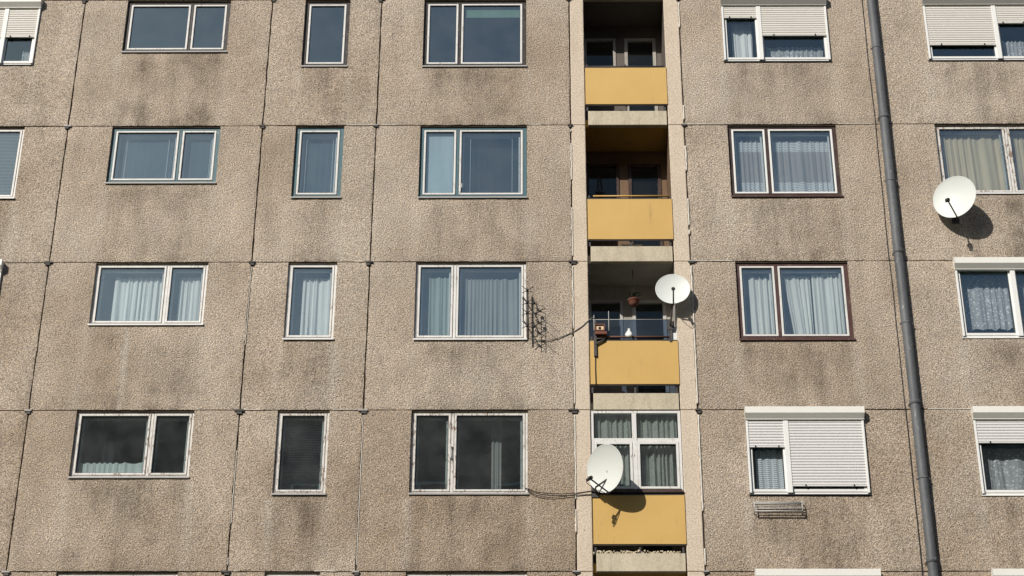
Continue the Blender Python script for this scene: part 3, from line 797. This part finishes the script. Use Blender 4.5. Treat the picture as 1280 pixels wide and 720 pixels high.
# --- glazing of the fourth loggia
lg = logs[4]; ctr = Vector((0, 0, 0))
ga, gb = LX0+.006, LX1-.006; gz0, gz1 = Z(800, 617), ROWZ[4]-.006
tz0, tz1 = Z(795, 552.3, .03), Z(795, 547.5, .03); mxa, mxb = X(790.8, 560, .03), X(796.5, 560, .03)
mb = MB(); mb.ring(ga, gb, gz0+.045, gz1, .045, .03, .10, 0, bev=.004)
mb.box(ga+.045, mxa, .033, .095, tz0, tz1, 0, .004); mb.box(mxb, gb-.045, .033, .095, tz0, tz1, 0, .004); mb.box(mxa, mxb, .031, .098, gz0+.09, gz1-.045, 0, .004)
go = mb.build('loggia_glazing', M['white_old'], lg)
for (a, b, c, d) in ((ga+.045, mxa, gz0+.09, tz0), (mxb, gb-.045, gz0+.09, tz0), (ga+.045, mxa, tz1, gz1-.045), (mxb, gb-.045, tz1, gz1-.045)):
    mb = MB()
    if d == tz0:
        mb.ring(a+.003, b-.003, c+.003, d-.003, .042, .018, .08, 0, bev=.004); mb.ring(a+.045, b-.045, c+.045, d-.045, .008, .035, .07, 1)
        mb.build('glazing_sash', [M['white_old'], M['gasket']], lg); e_ = .045
    else: e_ = .0
    mb = MB(); mb.quad((a+e_, .055, c+e_), (b-e_, .055, c+e_), (b-e_, .055, d-e_), (a+e_, .055, d-e_)); mb.build('pane', M['pane_dirty'], lg)
mb = MB(); mb.box(ga, gb, -.03, .09, gz0+.010, gz0+.040); mb.box(ga+.02, gb-.02, -.012, .028, gz0+.043, gz0+.075); mb.build('glazing_sill', M['brown'], lg)

# ------------------------------------------------------------------ curtains
def curtain(k, sash, fx0, fx1, ft, fb, mat, label, name='curtain', cat='curtain', depth=.24, folds=9, amp=.018, group=None, scal=0, taper=0.0, stack=None):
    """fractions are of the sash's glass; the cloth hangs at its own depth inside the room"""
    wo, ms, (z0, z1) = wind[k]
    a, b = (ms[0][0], ms[-1][1]) if sash is None else ms[sash]
    w = b-a; h = z1-z0
    xa, xb = a+w*fx0, a+w*fx1
    rise = depth*.56
    zt_, zb_ = z0+h*ft+rise*(1 if ft < .99 else 1), z0+h*fb+(rise if fb > .02 else -.1)
    nx_ = max(4, int((xb-xa)/.012)); nz_ = 12 if stack is None else len(stack)*2
    rnd = random.Random(k+str(sash)+str(fx0)); ph = rnd.random()*6
    mb = MB()
    for r in range(nz_+1):
        tz = r/nz_
        for q in range(nx_+1):
            t = q/nx_; x = xa+(xb-xa)*t + taper*(1-tz)*w*(1-t)
            an = folds*2*math.pi*(t+.10*math.sin(3.1*t*2+ph))
            y = depth+amp*math.sin(an+ph)*(.45+.55*(1-tz))+.4*amp*math.sin(2.3*an+ph*2+tz)
            z = zb_+(zt_-zb_)*tz
            if scal and r == 0: z += scal*abs(math.sin(math.pi*t*folds*.8+ph))
            if r == nz_: z += .010*math.sin(an*1.0)
            mb.v.append((x, y, z))
    for r in range(nz_):
        for q in range(nx_):
            c = r*(nx_+1)+q; mi = 0
            if stack is not None: mi = stack[min(len(stack)-1, int((r+.5)/nz_*len(stack)))]
            mb.face((c, c+1, c+nx_+2, c+nx_+1), mi, True)
    o = mb.build(name, [M[q] for q in (mat if isinstance(mat, tuple) else (mat,))], None, ((xa+xb)/2, depth, zb_))
    return tag(o, label, cat, 'curtains behind the window panes')

def blind(k, sash, ft, fb, mat, label, depth=.18, slats=True, name='venetian_blind', cat='blind', pitch=.035, fx0=.03, fx1=.97):
    wo, ms, (z0, z1) = wind[k]; a, b = ms[sash]; w = b-a; h = z1-z0; a, b = a+w*fx0, a+w*fx1
    zt_, zb_ = z0+h*ft, z0+h*fb; mb = MB()
    if slats:
        z = zb_
        while z < zt_:
            mb.quad((a, depth, z), (b, depth, z), (b, depth+.016, z+pitch*.72), (a, depth+.016, z+pitch*.72)); z += pitch
    else: mb.quad((a, depth, zb_), (b, depth, zb_), (b, depth, zt_), (a, depth, zt_)); mb.box(a, b, depth-.008, depth-.001, zb_, zb_+.02)
    o = mb.build(name, M[mat], None, ((a+b)/2, depth, zb_)) if False else mb.build(name, M[mat]); return tag(o, label, cat)

curtain('A0', 1, .55, .98, .22, .0, 'c_lace', 'small white lace curtain at the foot of the window in the top left corner', folds=3, depth=.2)
M['blind_grey'] = mat_paint('grey_blind', (.30, .31, .32), dirt=.1)
blind('A1', 1, 1.0, .0, 'blind_grey', 'grey slatted venetian blind in the window cut by the left edge', depth=.10, fx0=.0, fx1=1.0, pitch=.03)
curtain('B1', 0, .12, .9, 1.1, 0, 'c_sheer', 'thin bluish net curtain behind the large sash of the wide teal window', depth=.2, folds=5, amp=.006)
curtain('B1', 1, .12, .95, .9, 0, 'c_sheer', 'thin bluish net curtain behind the small sash of the wide teal window', depth=.2, folds=3, amp=.006)
curtain('B2', 0, .22, 1.0, .76, 0, 'c_white', 'white pleated curtain behind the large left sash in the third row', folds=7, depth=.26, amp=.03)
curtain('B2', 1, .25, 1.0, .76, 0, 'c_white', 'white pleated curtain behind the small right sash in the third row', folds=3, depth=.26, amp=.03)
curtain('B3', 0, .05, .97, .16, 0, 'c_white', 'low white cafe curtain along the bottom of the peeling window at the lower left', folds=8, depth=.17, amp=.012, name='cafe_curtain')
curtain('B3', 0, .0, .45, 1.1, .0, 'c_dark', 'dark curtain drawn to the left behind the peeling window at the lower left', folds=4, depth=.5)
curtain('C1', 0, .1, .95, 1.1, 0, 'c_sheer', 'thin bluish net curtain behind the narrow teal window', depth=.22, folds=4, amp=.006)
curtain('C2', 0, .26, 1.0, .80, 0, 'c_white', 'white pleated curtain behind the narrow white window', folds=4, depth=.26, amp=.03)
blind('C3', 0, .9, .0, 'c_dark', 'dark slatted blind behind the narrow peeling window', depth=.2, pitch=.03)
blind('D0', 1, 1.0, .80, 'c_gblind', 'green roller blind, nearly rolled up, in the top window left of the loggias', slats=False, name='roller_blind', depth=.12)
blind('D1', 0, .97, .02, 'c_blind', 'pale roller blind pulled down behind the left sash of the teal window by the loggias', slats=False, name='roller_blind', depth=.12, fx0=.08, fx1=.92)
curtain('D1', 1, .05, .97, 1.2, 0, 'c_dark', 'dark sheer curtain behind the right sash of the teal window by the loggias', folds=3, depth=.3, amp=.01)
curtain('D2', 0, .30, .98, .80, 0, 'c_green', 'grey-green curtain gathered behind the narrow sash beside the wall aerial window', folds=4, depth=.2, amp=.025)
curtain('D2', 1, .12, .99, .78, 0, 'c_grey', 'grey pleated curtain behind the wide sash nearest the wall aerial', folds=11, depth=.22, amp=.022)
curtain('D3', 1, .52, .66, 1.2, 0, 'c_mauve', 'narrow grey curtain hanging in the dark window left of the lowest satellite dish', folds=3, depth=.45, amp=.02)
curtain('F0', 0, .25, .85, .62, 0, 'c_pale', 'pale grey curtain behind the narrow left sash of the top window right of the loggias', folds=3, depth=.22)
curtain('F0', 1, .08, .95, .22, 0, 'c_lace', 'lace valance along the bottom of the shuttered top window right of the loggias', folds=8, depth=.2)
curtain('F1', 0, .22, .97, .80, 0, ('c_band', 'c_mauve'), 'net curtain with lace borders behind the narrow sash of the dark brown window', folds=4, depth=.22, amp=.018, stack=[0, 0, 1, 1, 1, 0])
curtain('F1', 1, .08, .97, .80, 0, ('c_band', 'c_mauve'), 'net curtain with lace borders behind the wide sash of the dark brown window', folds=8, depth=.22, amp=.018, stack=[0, 0, 1, 1, 1, 0])
curtain('F2', 0, .28, .98, .82, 0, 'c_pale', 'pale grey curtain behind the narrow sash of the red-brown window', folds=3, depth=.22, amp=.03)
curtain('F2', 1, .10, .50, .83, 0, 'c_pale', 'pale curtain pulled left in the wide sash of the red-brown window', folds=4, depth=.22, amp=.025, taper=.12)
curtain('F2', 1, .52, .99, .86, 0, 'c_pale', 'pale curtain pulled right in the wide sash of the red-brown window', folds=5, depth=.20, amp=.025)
curtain('F3', 0, .18, .97, .50, 0, 'c_band', 'short lace panel behind the narrow sash beside the closed shutter', folds=3, depth=.14, amp=.01)
curtain('G0', 1, .1, 1.0, .30, 0, 'c_lace', 'lace valance in the right sash of the shuttered window at the top right', folds=5, depth=.2)
curtain('G0', 0, .05, .95, .2, -.2, 'c_dark', 'dark curtain below the lowered shutter at the top right', folds=5, depth=.3)
curtain('G1', 0, .06, 1.0, .95, 0, 'c_beige', 'beige pleated curtain behind the peeling window by the highest dish, left sash', folds=7, depth=.2, amp=.022)
curtain('G1', 1, .0, 1.0, .95, 0, 'c_beige', 'beige pleated curtain behind the peeling window at the right edge, right sash', folds=7, depth=.2, amp=.022)
curtain('G2', 0, .10, .97, .80, .05, 'c_lace', 'scalloped white lace curtain in the left sash under the raised shutter', folds=5, depth=.22, scal=.05)
curtain('G2', 1, .0, .97, .80, .05, 'c_lace', 'scalloped white lace curtain in the right sash under the raised shutter', folds=5, depth=.22, scal=.05)
curtain('G3', 0, .05, .97, .52, 0, 'c_lace', 'white lace curtain under the partly lowered shutter at the lower right', folds=5, depth=.22)
# blind cords of the teal windows
for k, q in (('B1', 0), ('B1', 1), ('C1', 0), ('D1', 1)):
    wo, ms, (z0, z1) = wind[k]; a, b = ms[q]; mb = MB()
    for t in (.17, .83):
        x = a+(b-a)*t; mb.box(x-.004, x+.004, .165, .17, z0+.03, z1)
    mb.box(a+(b-a)*.15, b-(b-a)*.15, .16, .18, z1-.11, z1-.075)
    o = mb.build('blind_cord', M['c_cord']); o['group'] = 'blind cords behind the teal windows'; tag(o, {'B10': 'pair of white blind cords behind the large sash of the wide teal window', 'B11': 'pair of white blind cords behind the small sash of the wide teal window',
        'C10': 'pair of white blind cords behind the narrow single teal window', 'D11': 'pair of white blind cords behind the right sash of the teal window by the loggias'}[k+str(q)], 'blind cord')
# curtains inside the glazed loggia
def netcurtain(x0, x1, z0, z1, mat, label, folds, depth=.16, amp=.02):
    mb = MB(); nx_ = 70; nz_ = 8
    for r in range(nz_+1):
        for q in range(nx_+1):
            t = q/nx_; an = folds*2*math.pi*(t+.05*math.sin(9*t)); mb.v.append((x0+(x1-x0)*t, depth+amp*math.sin(an)+.4*amp*math.sin(2.7*an+r*.2), z0+(z1-z0)*r/nz_))
    for r in range(nz_):
        for q in range(nx_): c = r*(nx_+1)+q; mb.face((c, c+1, c+nx_+2, c+nx_+1), 0, True)
    o = mb.build('net_curtain', M[mat]); return tag(o, label, 'curtain', 'curtains behind the window panes')
netcurtain(ga+.06, mxa-.01, tz1+.0, gz1+.1, 'c_net', 'grey net curtain behind the upper left light of the glazed loggia', 5)
netcurtain(mxb+.01, gb-.06, tz1+.0, gz1+.1, 'c_net', 'grey net curtain behind the upper right light of the glazed loggia', 6)
netcurtain(ga+.06, mxa-.02, gz0+.05, tz0+.06, 'c_net', 'grey net curtain behind the lower left sash, partly covered by the lowest dish', 6, .20)
netcurtain(mxb+.02, gb-.11, gz0+.05, tz0+.06, 'c_net', 'loosely gathered grey curtain behind the lower right sash of the glazed loggia', 7, .20, .03)

# ------------------------------------------------------------------ third loggia: screen, pot, wooden box
j = 3; zf = ROWZ[4]; pz1 = Z(790, 426, -.018)
mb = MB(); sx0, sx1 = X(736, 400, .02), X(838, 400, .02); zs1 = Z(790, 399.5, .02)
mb.quad((sx0, .024, pz1+.02), (sx1, .024, pz1+.02), (sx1, .024, zs1), (sx0, .024, zs1))
sc = mb.build('screen', M['bluescreen'], logs[3])
mb = MB(); mb.tube([(sx0, .02, zs1), (sx1, .02, zs1)], .006, 6)
for px_, pt in ((742.5, 394), (761, 389)):
    x = X(px_, 405, .01); mb.tube([(x, .008, pz1+.02), (x, .008, Z(px_, pt, .01))], .006, 6)
mb.build('screen_frame', M['alu'], logs[3])
mb = MB(); mb.tube([(X(745, 421), -.01, Z(745, 421.5)), (X(838, 421), -.01, Z(838, 421.5))], .017, 8); mb.build('handrail', M['wood'], logs[3])
mb = MB(); x = X(838, 415); mb.box(x-.02, x+.02, -.03, .01, pz1-.02, Z(838, 404)); mb.build('rail_post', M['steel'], logs[3])
mb = MB(); a_, b_ = X(840, 415, .02), LX1-.004; mb.box(a_, b_, .012, .05, pz1+.02, Z(842, 408)); mb.build('white_trim', M['white'], logs[3])
# hanging pot
pp = at(792, 378, .30)
hp = empty('hanging_pot', pp); tag(hp, 'terracotta pot hanging on a dark cord from the ceiling of the third loggia', 'pot')
mb = MB(); mb.lathe([(.001, -.085), (.045, -.08), (.078, -.03), (.095, .025), (.103, .03), (.103, .045), (.085, .04), (.078, .0)], (0, 0, 0), (0, 0, 1), 20); mb.build('pot', M['terracotta'], hp)
mb = MB()
zc_ = ROWZ[3]+.012-pp.z
for k_ in range(3):
    an = k_*2.1; mb.tube([(.10*math.cos(an), .10*math.sin(an), .035), (0, 0, .30)], .004, 5)
mb.tube([(0, 0, .30), (0, 0, zc_)], .007, 5); mb.build('cord', M['wire'], hp)
mb = MB(); rr = random.Random(4)
for k_ in range(46):
    an = rr.random()*6.28; r = rr.random()*.12; h = .05+rr.random()*.12; c = Vector((r*math.cos(an), r*math.sin(an), h)); d = Vector((math.cos(an), math.sin(an), rr.random()-.6))*.05; e = Vector((-math.sin(an), math.cos(an), 0))*.014
    mb.quad(c-d*.5, c+e, c+d, c-e)
mb.build('plant', M['leaf'], hp)
# small wooden box on the rail
bc = at(749.5, 411, -.05)
wb = empty('wooden_box', bc); tag(wb, 'small brown wooden box with a dark round hole, on the left of the loggia railing', 'box')
mb = MB(); w = .088; h = .066
mb.ring(-w, w, -h, h, .022, -.06, .08, 0, bev=.003); mb.box(-w+.022, w-.022, .05, .07, -h+.022, h-.022); mb.build('case', M['wood'], wb)
mb = MB(); mb.box(-w+.024, w-.024, -.035, -.028, -h+.024, h-.024); mb.build('front_panel', M['c_beige'], wb)
mb = MB(); mb.lathe([(.024, -.002), (.024, .004), (.001, .004)], (0, -.036, -.005), (0, -1, 0), 16); mb.build('hole', M['gasket'], wb)
mb = MB(); mb.box(-w+.01, w+.03, -.05, .06, -h-.055, -h-.004); mb.build('base', M['terracotta'], wb)
# steel bracket left of it with a cable down the parapet
br = empty('wall_bracket', at(744, 430, -.04)); tag(br, 'black steel bracket clamped over the left end of the stained third parapet', 'bracket')
o_ = br.location
mb = MB(); za, zb_ = Z(744, 413, -.05)-o_.z, Z(744, 445, -.05)-o_.z; mb.box(-.022, .022, -.02, .02, zb_, za); mb.build('post', M['steel'], br)
mb = MB(); z1_ = Z(750, 424, -.05)-o_.z; mb.tube([(.0, -.01, z1_-.10), (.16, -.01, z1_+.0)], .017, 6); mb.tube([(.0, -.01, z1_+.01), (.17, -.01, z1_+.01)], .012, 6); mb.build('arm', M['steel'], br)
mb = MB(); x = X(744.5, 460); mb.tube([(x, -.03, Z(744, 444)), (x-.004, -.028, Z(744, 462)), (x, -.028, Z(744, 481))], .009, 6); o = mb.build('cable', M['wire']); tag(o, 'dark cable hanging straight down the left side of the third yellow parapet', 'cable')
# crumpled white bag tied to the handrail
mb = MB(); c = at(786.5, 416.5, -.035); n0 = len(mb.v)
mb.lathe([(.001, .085), (.022, .08), (.014, .06), (.035, .035), (.055, .0), (.058, -.035), (.04, -.07), (.001, -.08)], c, (0, 0, 1), 18)
for q in range(n0, len(mb.v)):
    v = Vector(mb.v[q]); d = v-c; f_ = 1+.55*noise.noise(d*22); mb.v[q] = (c.x+d.x*f_, c.y+d.y*f_*.6, c.z+d.z)
o = mb.build('plastic_bag', M['white']); tag(o, 'small crumpled white bag tied to the middle of the third loggia handrail', 'bag')
# folded stepladder in the second loggia
mb = MB(); c = at(750, 240, .6); zA = Z(750.5, 219, .6)
for dx in (-.10, .10):
    mb.tube([(c.x+dx, .62, c.z-.7), (c.x+dx*.15, .66, zA)], .018, 6); mb.tube([(c.x+dx, .70, c.z-.7), (c.x+dx*.15, .67, zA)], .014, 6)
for zz in (-.5, -.25, 0.0): mb.box(c.x-.09, c.x+.09, .61, .65, c.z+zz, c.z+zz+.02)
o = mb.build('stepladder', M['steel']); tag(o, 'dark folding stepladder leaning at the left in the second loggia', 'stepladder')

# ------------------------------------------------------------------ satellite dishes
def dish(c, nrm, rad, label, foot, squash=.95, loop=True, arm=.36, rise=.2, two=False):
    c = Vector(c); n_ = Vector(nrm).normalized(); upv = (Vector((0,0,1))-n_*n_.z).normalized(); u = upv.cross(n_)
    root = empty('satellite_dish', c); tag(root, label, 'satellite dish', 'satellite dishes on the facade')
    prof = []
    dep = rad*.17
    for q in range(13):
        r = rad*q/12; prof.append((max(r, .0005), dep*(q/12)**2-dep))
    prof += [(rad+.006, .004), (rad+.009, -.002), (rad+.006, -.010), (rad-.004, -.010)]
    for q in reversed(range(13)):
        r = (rad-.006)*q/12; prof.append((max(r, .0005), dep*(q/12)**2-dep-.008))
    mb = MB(); mb.lathe(prof, (0,0,0), n_, 64, 0, squash, upv)
    mb.build('reflector', M['dish'], root)
    bot = -upv*(rad+.004) + n_*-.005
    back = -n_*(dep+.05)
    lnb = bot + n_*arm + upv*rise
    mb = MB(); mb.tube([back-upv*rad*.55, bot-upv*.012-n_*.02, bot-upv*.01+n_*.02, lnb-n_*.02-upv*.012], [.015, .015, .013, .012], 8); mb.build('feed_arm', M['steel'], root)
    ax = (-upv*-.0 + (Vector((0,0,0))-lnb)).normalized()
    mb = MB()
    mb.lathe([(.001, .05), (.026, .05), (.030, .045), (.030, .012), (.020, .006), (.020, -.03), (.024, -.035), (.024, -.085), (.001, -.09)], lnb, ax, 16)
    side = ax.cross(upv).normalized()
    if two:
        q = side*.035; mb.tube([lnb-q+upv*.025, lnb+q+upv*.02], .010, 6); mb.tube([lnb-q-upv*.03, lnb-q+upv*.025], .010, 6); mb.tube([lnb-q-upv*.03, lnb+q-upv*.03], .009, 6)
    mb.lathe([(.034, -.012), (.036, 0), (.034, .014)], lnb, ax, 14)
    mb.build('feed_horn', M['gasket'], root)
    mb = MB()
    foot = Vector(foot)-c
    mb.box(*[v for p in zip(back-Vector((.05, .02, .06)), back+Vector((.05, .04, .06))) for v in p])
    mid = Vector((back.x*.6+foot.x*.4, back.y-.0, min(back.z, foot.z)+.02))
    mb.tube([back+upv*.05, back-upv*.12, Vector((foot.x, (back-upv*.12).y, foot.z)), foot], .015, 8)
    mb.box(foot.x-.06, foot.x+.06, foot.y-.008, foot.y+.004, foot.z-.08, foot.z+.08)
    mb.build('mount', M['steel'], root)
    if loop:
        mb = MB(); p0 = lnb-ax*.08
        pts = [p0, p0-upv*.05+n_*.02, p0.lerp(bot, .35)-upv*.085, p0.lerp(bot, .7)-upv*.06, bot-upv*.03+n_*.02, back-upv*rad*.5]
        sm2 = []
        for q in range(len(pts)-1):
            for t in range(5):
                a0 = pts[max(q-1, 0)]; a1 = pts[q]; a2 = pts[q+1]; a3 = pts[min(q+2, len(pts)-1)]; s_ = t/5
                sm2.append(.5*((2*a1)+(a2-a0)*s_+(2*a0-5*a1+4*a2-a3)*s_*s_+(3*a1-a0-3*a2+a3)*s_**3))
        mb.tube(sm2, .0055, 6); mb.build('lead', M['wire'], root)
    return root
c1 = at(1193, 246, -.34); dish(c1, (-.51, -.86, -.04), .385, 'white satellite dish on the wall below the peeling beige-curtained window, highest of the three', (c1.x+.05, -.004, c1.z-.25), .97, False, .42, .12, two=True)
c2 = at(841, 361, -.20); dish(c2, (-.05, -1.0, .07), .288, 'smallest white satellite dish, mounted at the right end of the third loggia railing', (X(838, 410), -.03, Z(838, 408)), .98, True, .26, .12)
c4 = at(756.3, 585.5, -.34); dish(c4, (-.67, -.714, -.2), .38, 'large white satellite dish in front of the glazed loggia, lowest of the three', (X(744, 616), -.03, Z(744, 617)), .95, True, .42, .17)

# ------------------------------------------------------------------ wall aerial
ab = at(660, 395, -.12)
an_ = empty('wall_aerial', ab); tag(an_, 'black grid television aerial bracketed to the wall right of the grey-green curtained window', 'aerial')
def A(px_, py_, y_): return at(px_, py_, y_)-ab
mb = MB(); mb.tube([A(659.5, 361, -.12), A(660, 424, -.12)], .015, 8); mb.build('mast', M['gasket'], an_)
mb = MB()
for xx in (665.5, 671): mb.tube([A(xx, 376, -.22), A(xx+.3, 422, -.22)], .005, 6)
for q in range(8): mb.tube([A(664, 379+q*6, -.22), A(672.5, 378.5+q*6, -.22)], .003, 5)
mb.build('reflector_grid', M['gasket'], an_)
for q, yy in enumerate((363, 378, 391, 407)):
    mb = MB(); s_ = A(659, yy, -.30)
    for dx_, dz_ in ((-.085, .075), (-.085, -.06), (.10, .06), (.10, -.05)):
        mb.tube([s_, s_+Vector((dx_, -.02, dz_))], .0065, 5)
    mb.lathe([(.001, .02), (.022, .02), (.022, -.02), (.001, -.02)], s_, (0, -1, .2), 8)
    mb.tube([s_, A(660, yy, -.12)], .008, 5)
    mb.build('dipole', M['gasket'], an_)
for (a, b) in (((665, 378), (681, 384.5)), ((668, 391), (680.5, 396.5)), ((666, 407), (681, 413.5))):
    mb = MB(); mb.tube([A(*a, -.22), A(*b, -.36)], .0045, 5); mb.lathe([(.001, .02), (.024, .02), (.024, -.02), (.001, -.02)], A(a[0]+2, a[1]+1, -.22), (1, 0, 0), 8); mb.build('director_rod', M['gasket'], an_)
mb = MB(); mb.tube([A(654, 371, -.03), A(654, 400, -.03)], .011, 6)
for yy in (371, 400): mb.tube([A(654, yy, -.0), A(654, yy, -.07), A(660, yy+9, -.12)], .010, 6)
mb.build('mount', M['gasket'], an_)

def cable(pts, r, name, label, mat='wire', sub=8):
    P = [Vector(p) for p in pts]; out = []
    for q in range(len(P)-1):
        a0 = P[max(q-1, 0)]; a1 = P[q]; a2 = P[q+1]; a3 = P[min(q+2, len(P)-1)]
        for t in range(sub):
            s_ = t/sub; out.append(.5*((2*a1)+(a2-a0)*s_+(2*a0-5*a1+4*a2-a3)*s_*s_+(3*a1-a0-3*a2+a3)*s_**3))
    out.append(P[-1]); mb = MB(); mb.tube(out, r, 6); o = mb.build(name, M[mat]); return tag(o, label, 'cable')
cable([at(660, 423, -.10), at(668, 424.5, -.03), at(682, 425.5, -.02), at(697, 422.5, -.015), at(714, 416, -.012), at(726, 409, -.012), at(733.5, 402.5, -.01), at(741, 397, .0), at(745, 404, .006)], .007, 'cable', 'dark cable sagging from the foot of the wall aerial to the third loggia', 'greycable')
cable([at(657, 610, -.02), at(672, 615, -.03), at(690, 617, -.03), at(712, 617, -.03), at(730, 615, -.04), at(742, 613, -.06)], .0065, 'cable', 'upper of two dark cables sagging from the dark window to the lowest dish', 'wire')
cable([at(657, 611, -.02), at(668, 618, -.03), at(684, 621.5, -.03), at(705, 620.5, -.03), at(726, 616.5, -.04), at(742, 614, -.06)], .0065, 'cable', 'lower of two dark cables sagging from the dark window to the lowest dish', 'wire')

# ------------------------------------------------------------------ wire rack below the shuttered window
rk0 = at(941.7, 632, -.1); rx0, rx1 = X(943, 632, -.1), X(1003, 632, -.1); rz0, rz1 = Z(960, 639, -.09), Z(960, 626, -.09)
rk = empty('wire_rack', (rx0, -.1, rz0)); tag(rk, 'small folded grey wire drying rack fixed below the window with the closed shutter', 'rack'); o_ = rk.location
mb = MB()
for x in (rx0, rx1): mb.tube([Vector((x, .01, rz1))-o_, Vector((x, -.09, rz1))-o_, Vector((x, -.10, rz0))-o_, Vector((x, .01, rz0))-o_], .011, 6)
mb.build('side_bracket', M['alu'], rk)
for q in range(5):
    mb = MB(); z = rz0+(rz1-rz0)*(q/4 if q < 4 else 1); y = (-.10, -.098, -.095, -.092, -.04)[q]
    mb.tube([Vector((rx0, y, z))-o_, Vector((rx1, y, z))-o_], .0075 if q not in (0, 3) else .012, 6); mb.build('rail', M['alu'], rk)

# ------------------------------------------------------------------ ground and the block across the way (seen mirrored in the lower panes)
mb = MB(); mb.quad((-400, -400, 0), (400, -400, 0), (400, 400, 0), (-400, 400, 0)); tag(mb.build('ground', M['ground']), kind='structure')
mb = MB(); mb.quad((-60, -31.5, .004), (60, -31.5, .004), (60, -26, .004), (-60, -26, .004)); tag(mb.build('path', M['paving']), kind='structure')
fb = empty('facing_building', (0, -35, 0)); tag(fb, 'grey-brown apartment block across the way, mirrored darkly in the lowest row of windows', 'building')
mb = MB(); FH = 33.6; mb.box(-26, 26, -12, 0, 0, FH); mb.build('wall', M['far_wall'], fb)
w0 = None
for r in range(3, 12):
    for q in range(13):
        x = -22+q*3.6; z = 1.4+r*2.8
        if z+1.5 > FH: continue
        if w0 is None:
            mb = MB(); mb.ring(-.95, .95, 0, 1.45, .08, .02, .06, 1); mb.box(-.03, .03, .02, .06, .08, 1.37, 1); mb.box(-.87, .87, .004, .015, .08, 1.37, 0)
            w0 = mb.build('window', [M['far_glass'], M['white_old']], fb); o = w0
        else: o = w0.copy(); col.objects.link(o)
        o.parent = fb; o.location = (x, 0, z)
for r in range(4, 11):
    for q in (3, 9):
        mb = MB(); x = -22+q*3.6; z = .6+r*2.8; mb.box(x-1.5, x+1.5, .005, 1.2, z, z+.14); mb.box(x-1.5, x+1.5, 1.16, 1.2, z+.14, z+1.0); mb.box(x-1.5, x-1.46, .005, 1.16, z+.14, z+1.0); mb.box(x+1.46, x+1.5, .005, 1.16, z+.14, z+1.0)
        mb.build('balcony', M['slab'], fb)

# ------------------------------------------------------------------ light
SUN_AZ, SUN_EL = R(33.5), R(31)      # azimuth left of the facade normal
sd = Vector((-math.sin(SUN_AZ)*math.cos(SUN_EL), -math.cos(SUN_AZ)*math.cos(SUN_EL), math.sin(SUN_EL)))
ld = D.lights.new('sun', 'SUN'); ld.energy = 4.25; ld.angle = R(.5); ld.color = (1, .945, .86)
lo = D.objects.new('sun', ld); col.objects.link(lo); lo.rotation_euler = sd.to_track_quat('Z', 'Y').to_euler()
w = D.worlds.new('World'); scene.world = w; w.use_nodes = True; nt = w.node_tree
bg = nt.nodes['Background']; sky = nt.nodes.new('ShaderNodeTexSky'); sky.sky_type = 'NISHITA'; sky.sun_disc = False
sky.sun_elevation = SUN_EL; sky.sun_rotation = math.atan2(sd.x, sd.y); sky.dust_density = 1.0; sky.air_density = 1.0
nt.links.new(sky.outputs[0], bg.inputs[0]); bg.inputs[1].default_value = .08
scene.view_settings.view_transform = 'Standard'; scene.view_settings.look = 'None'
scene.view_settings.exposure = 0; scene.view_settings.gamma = 1
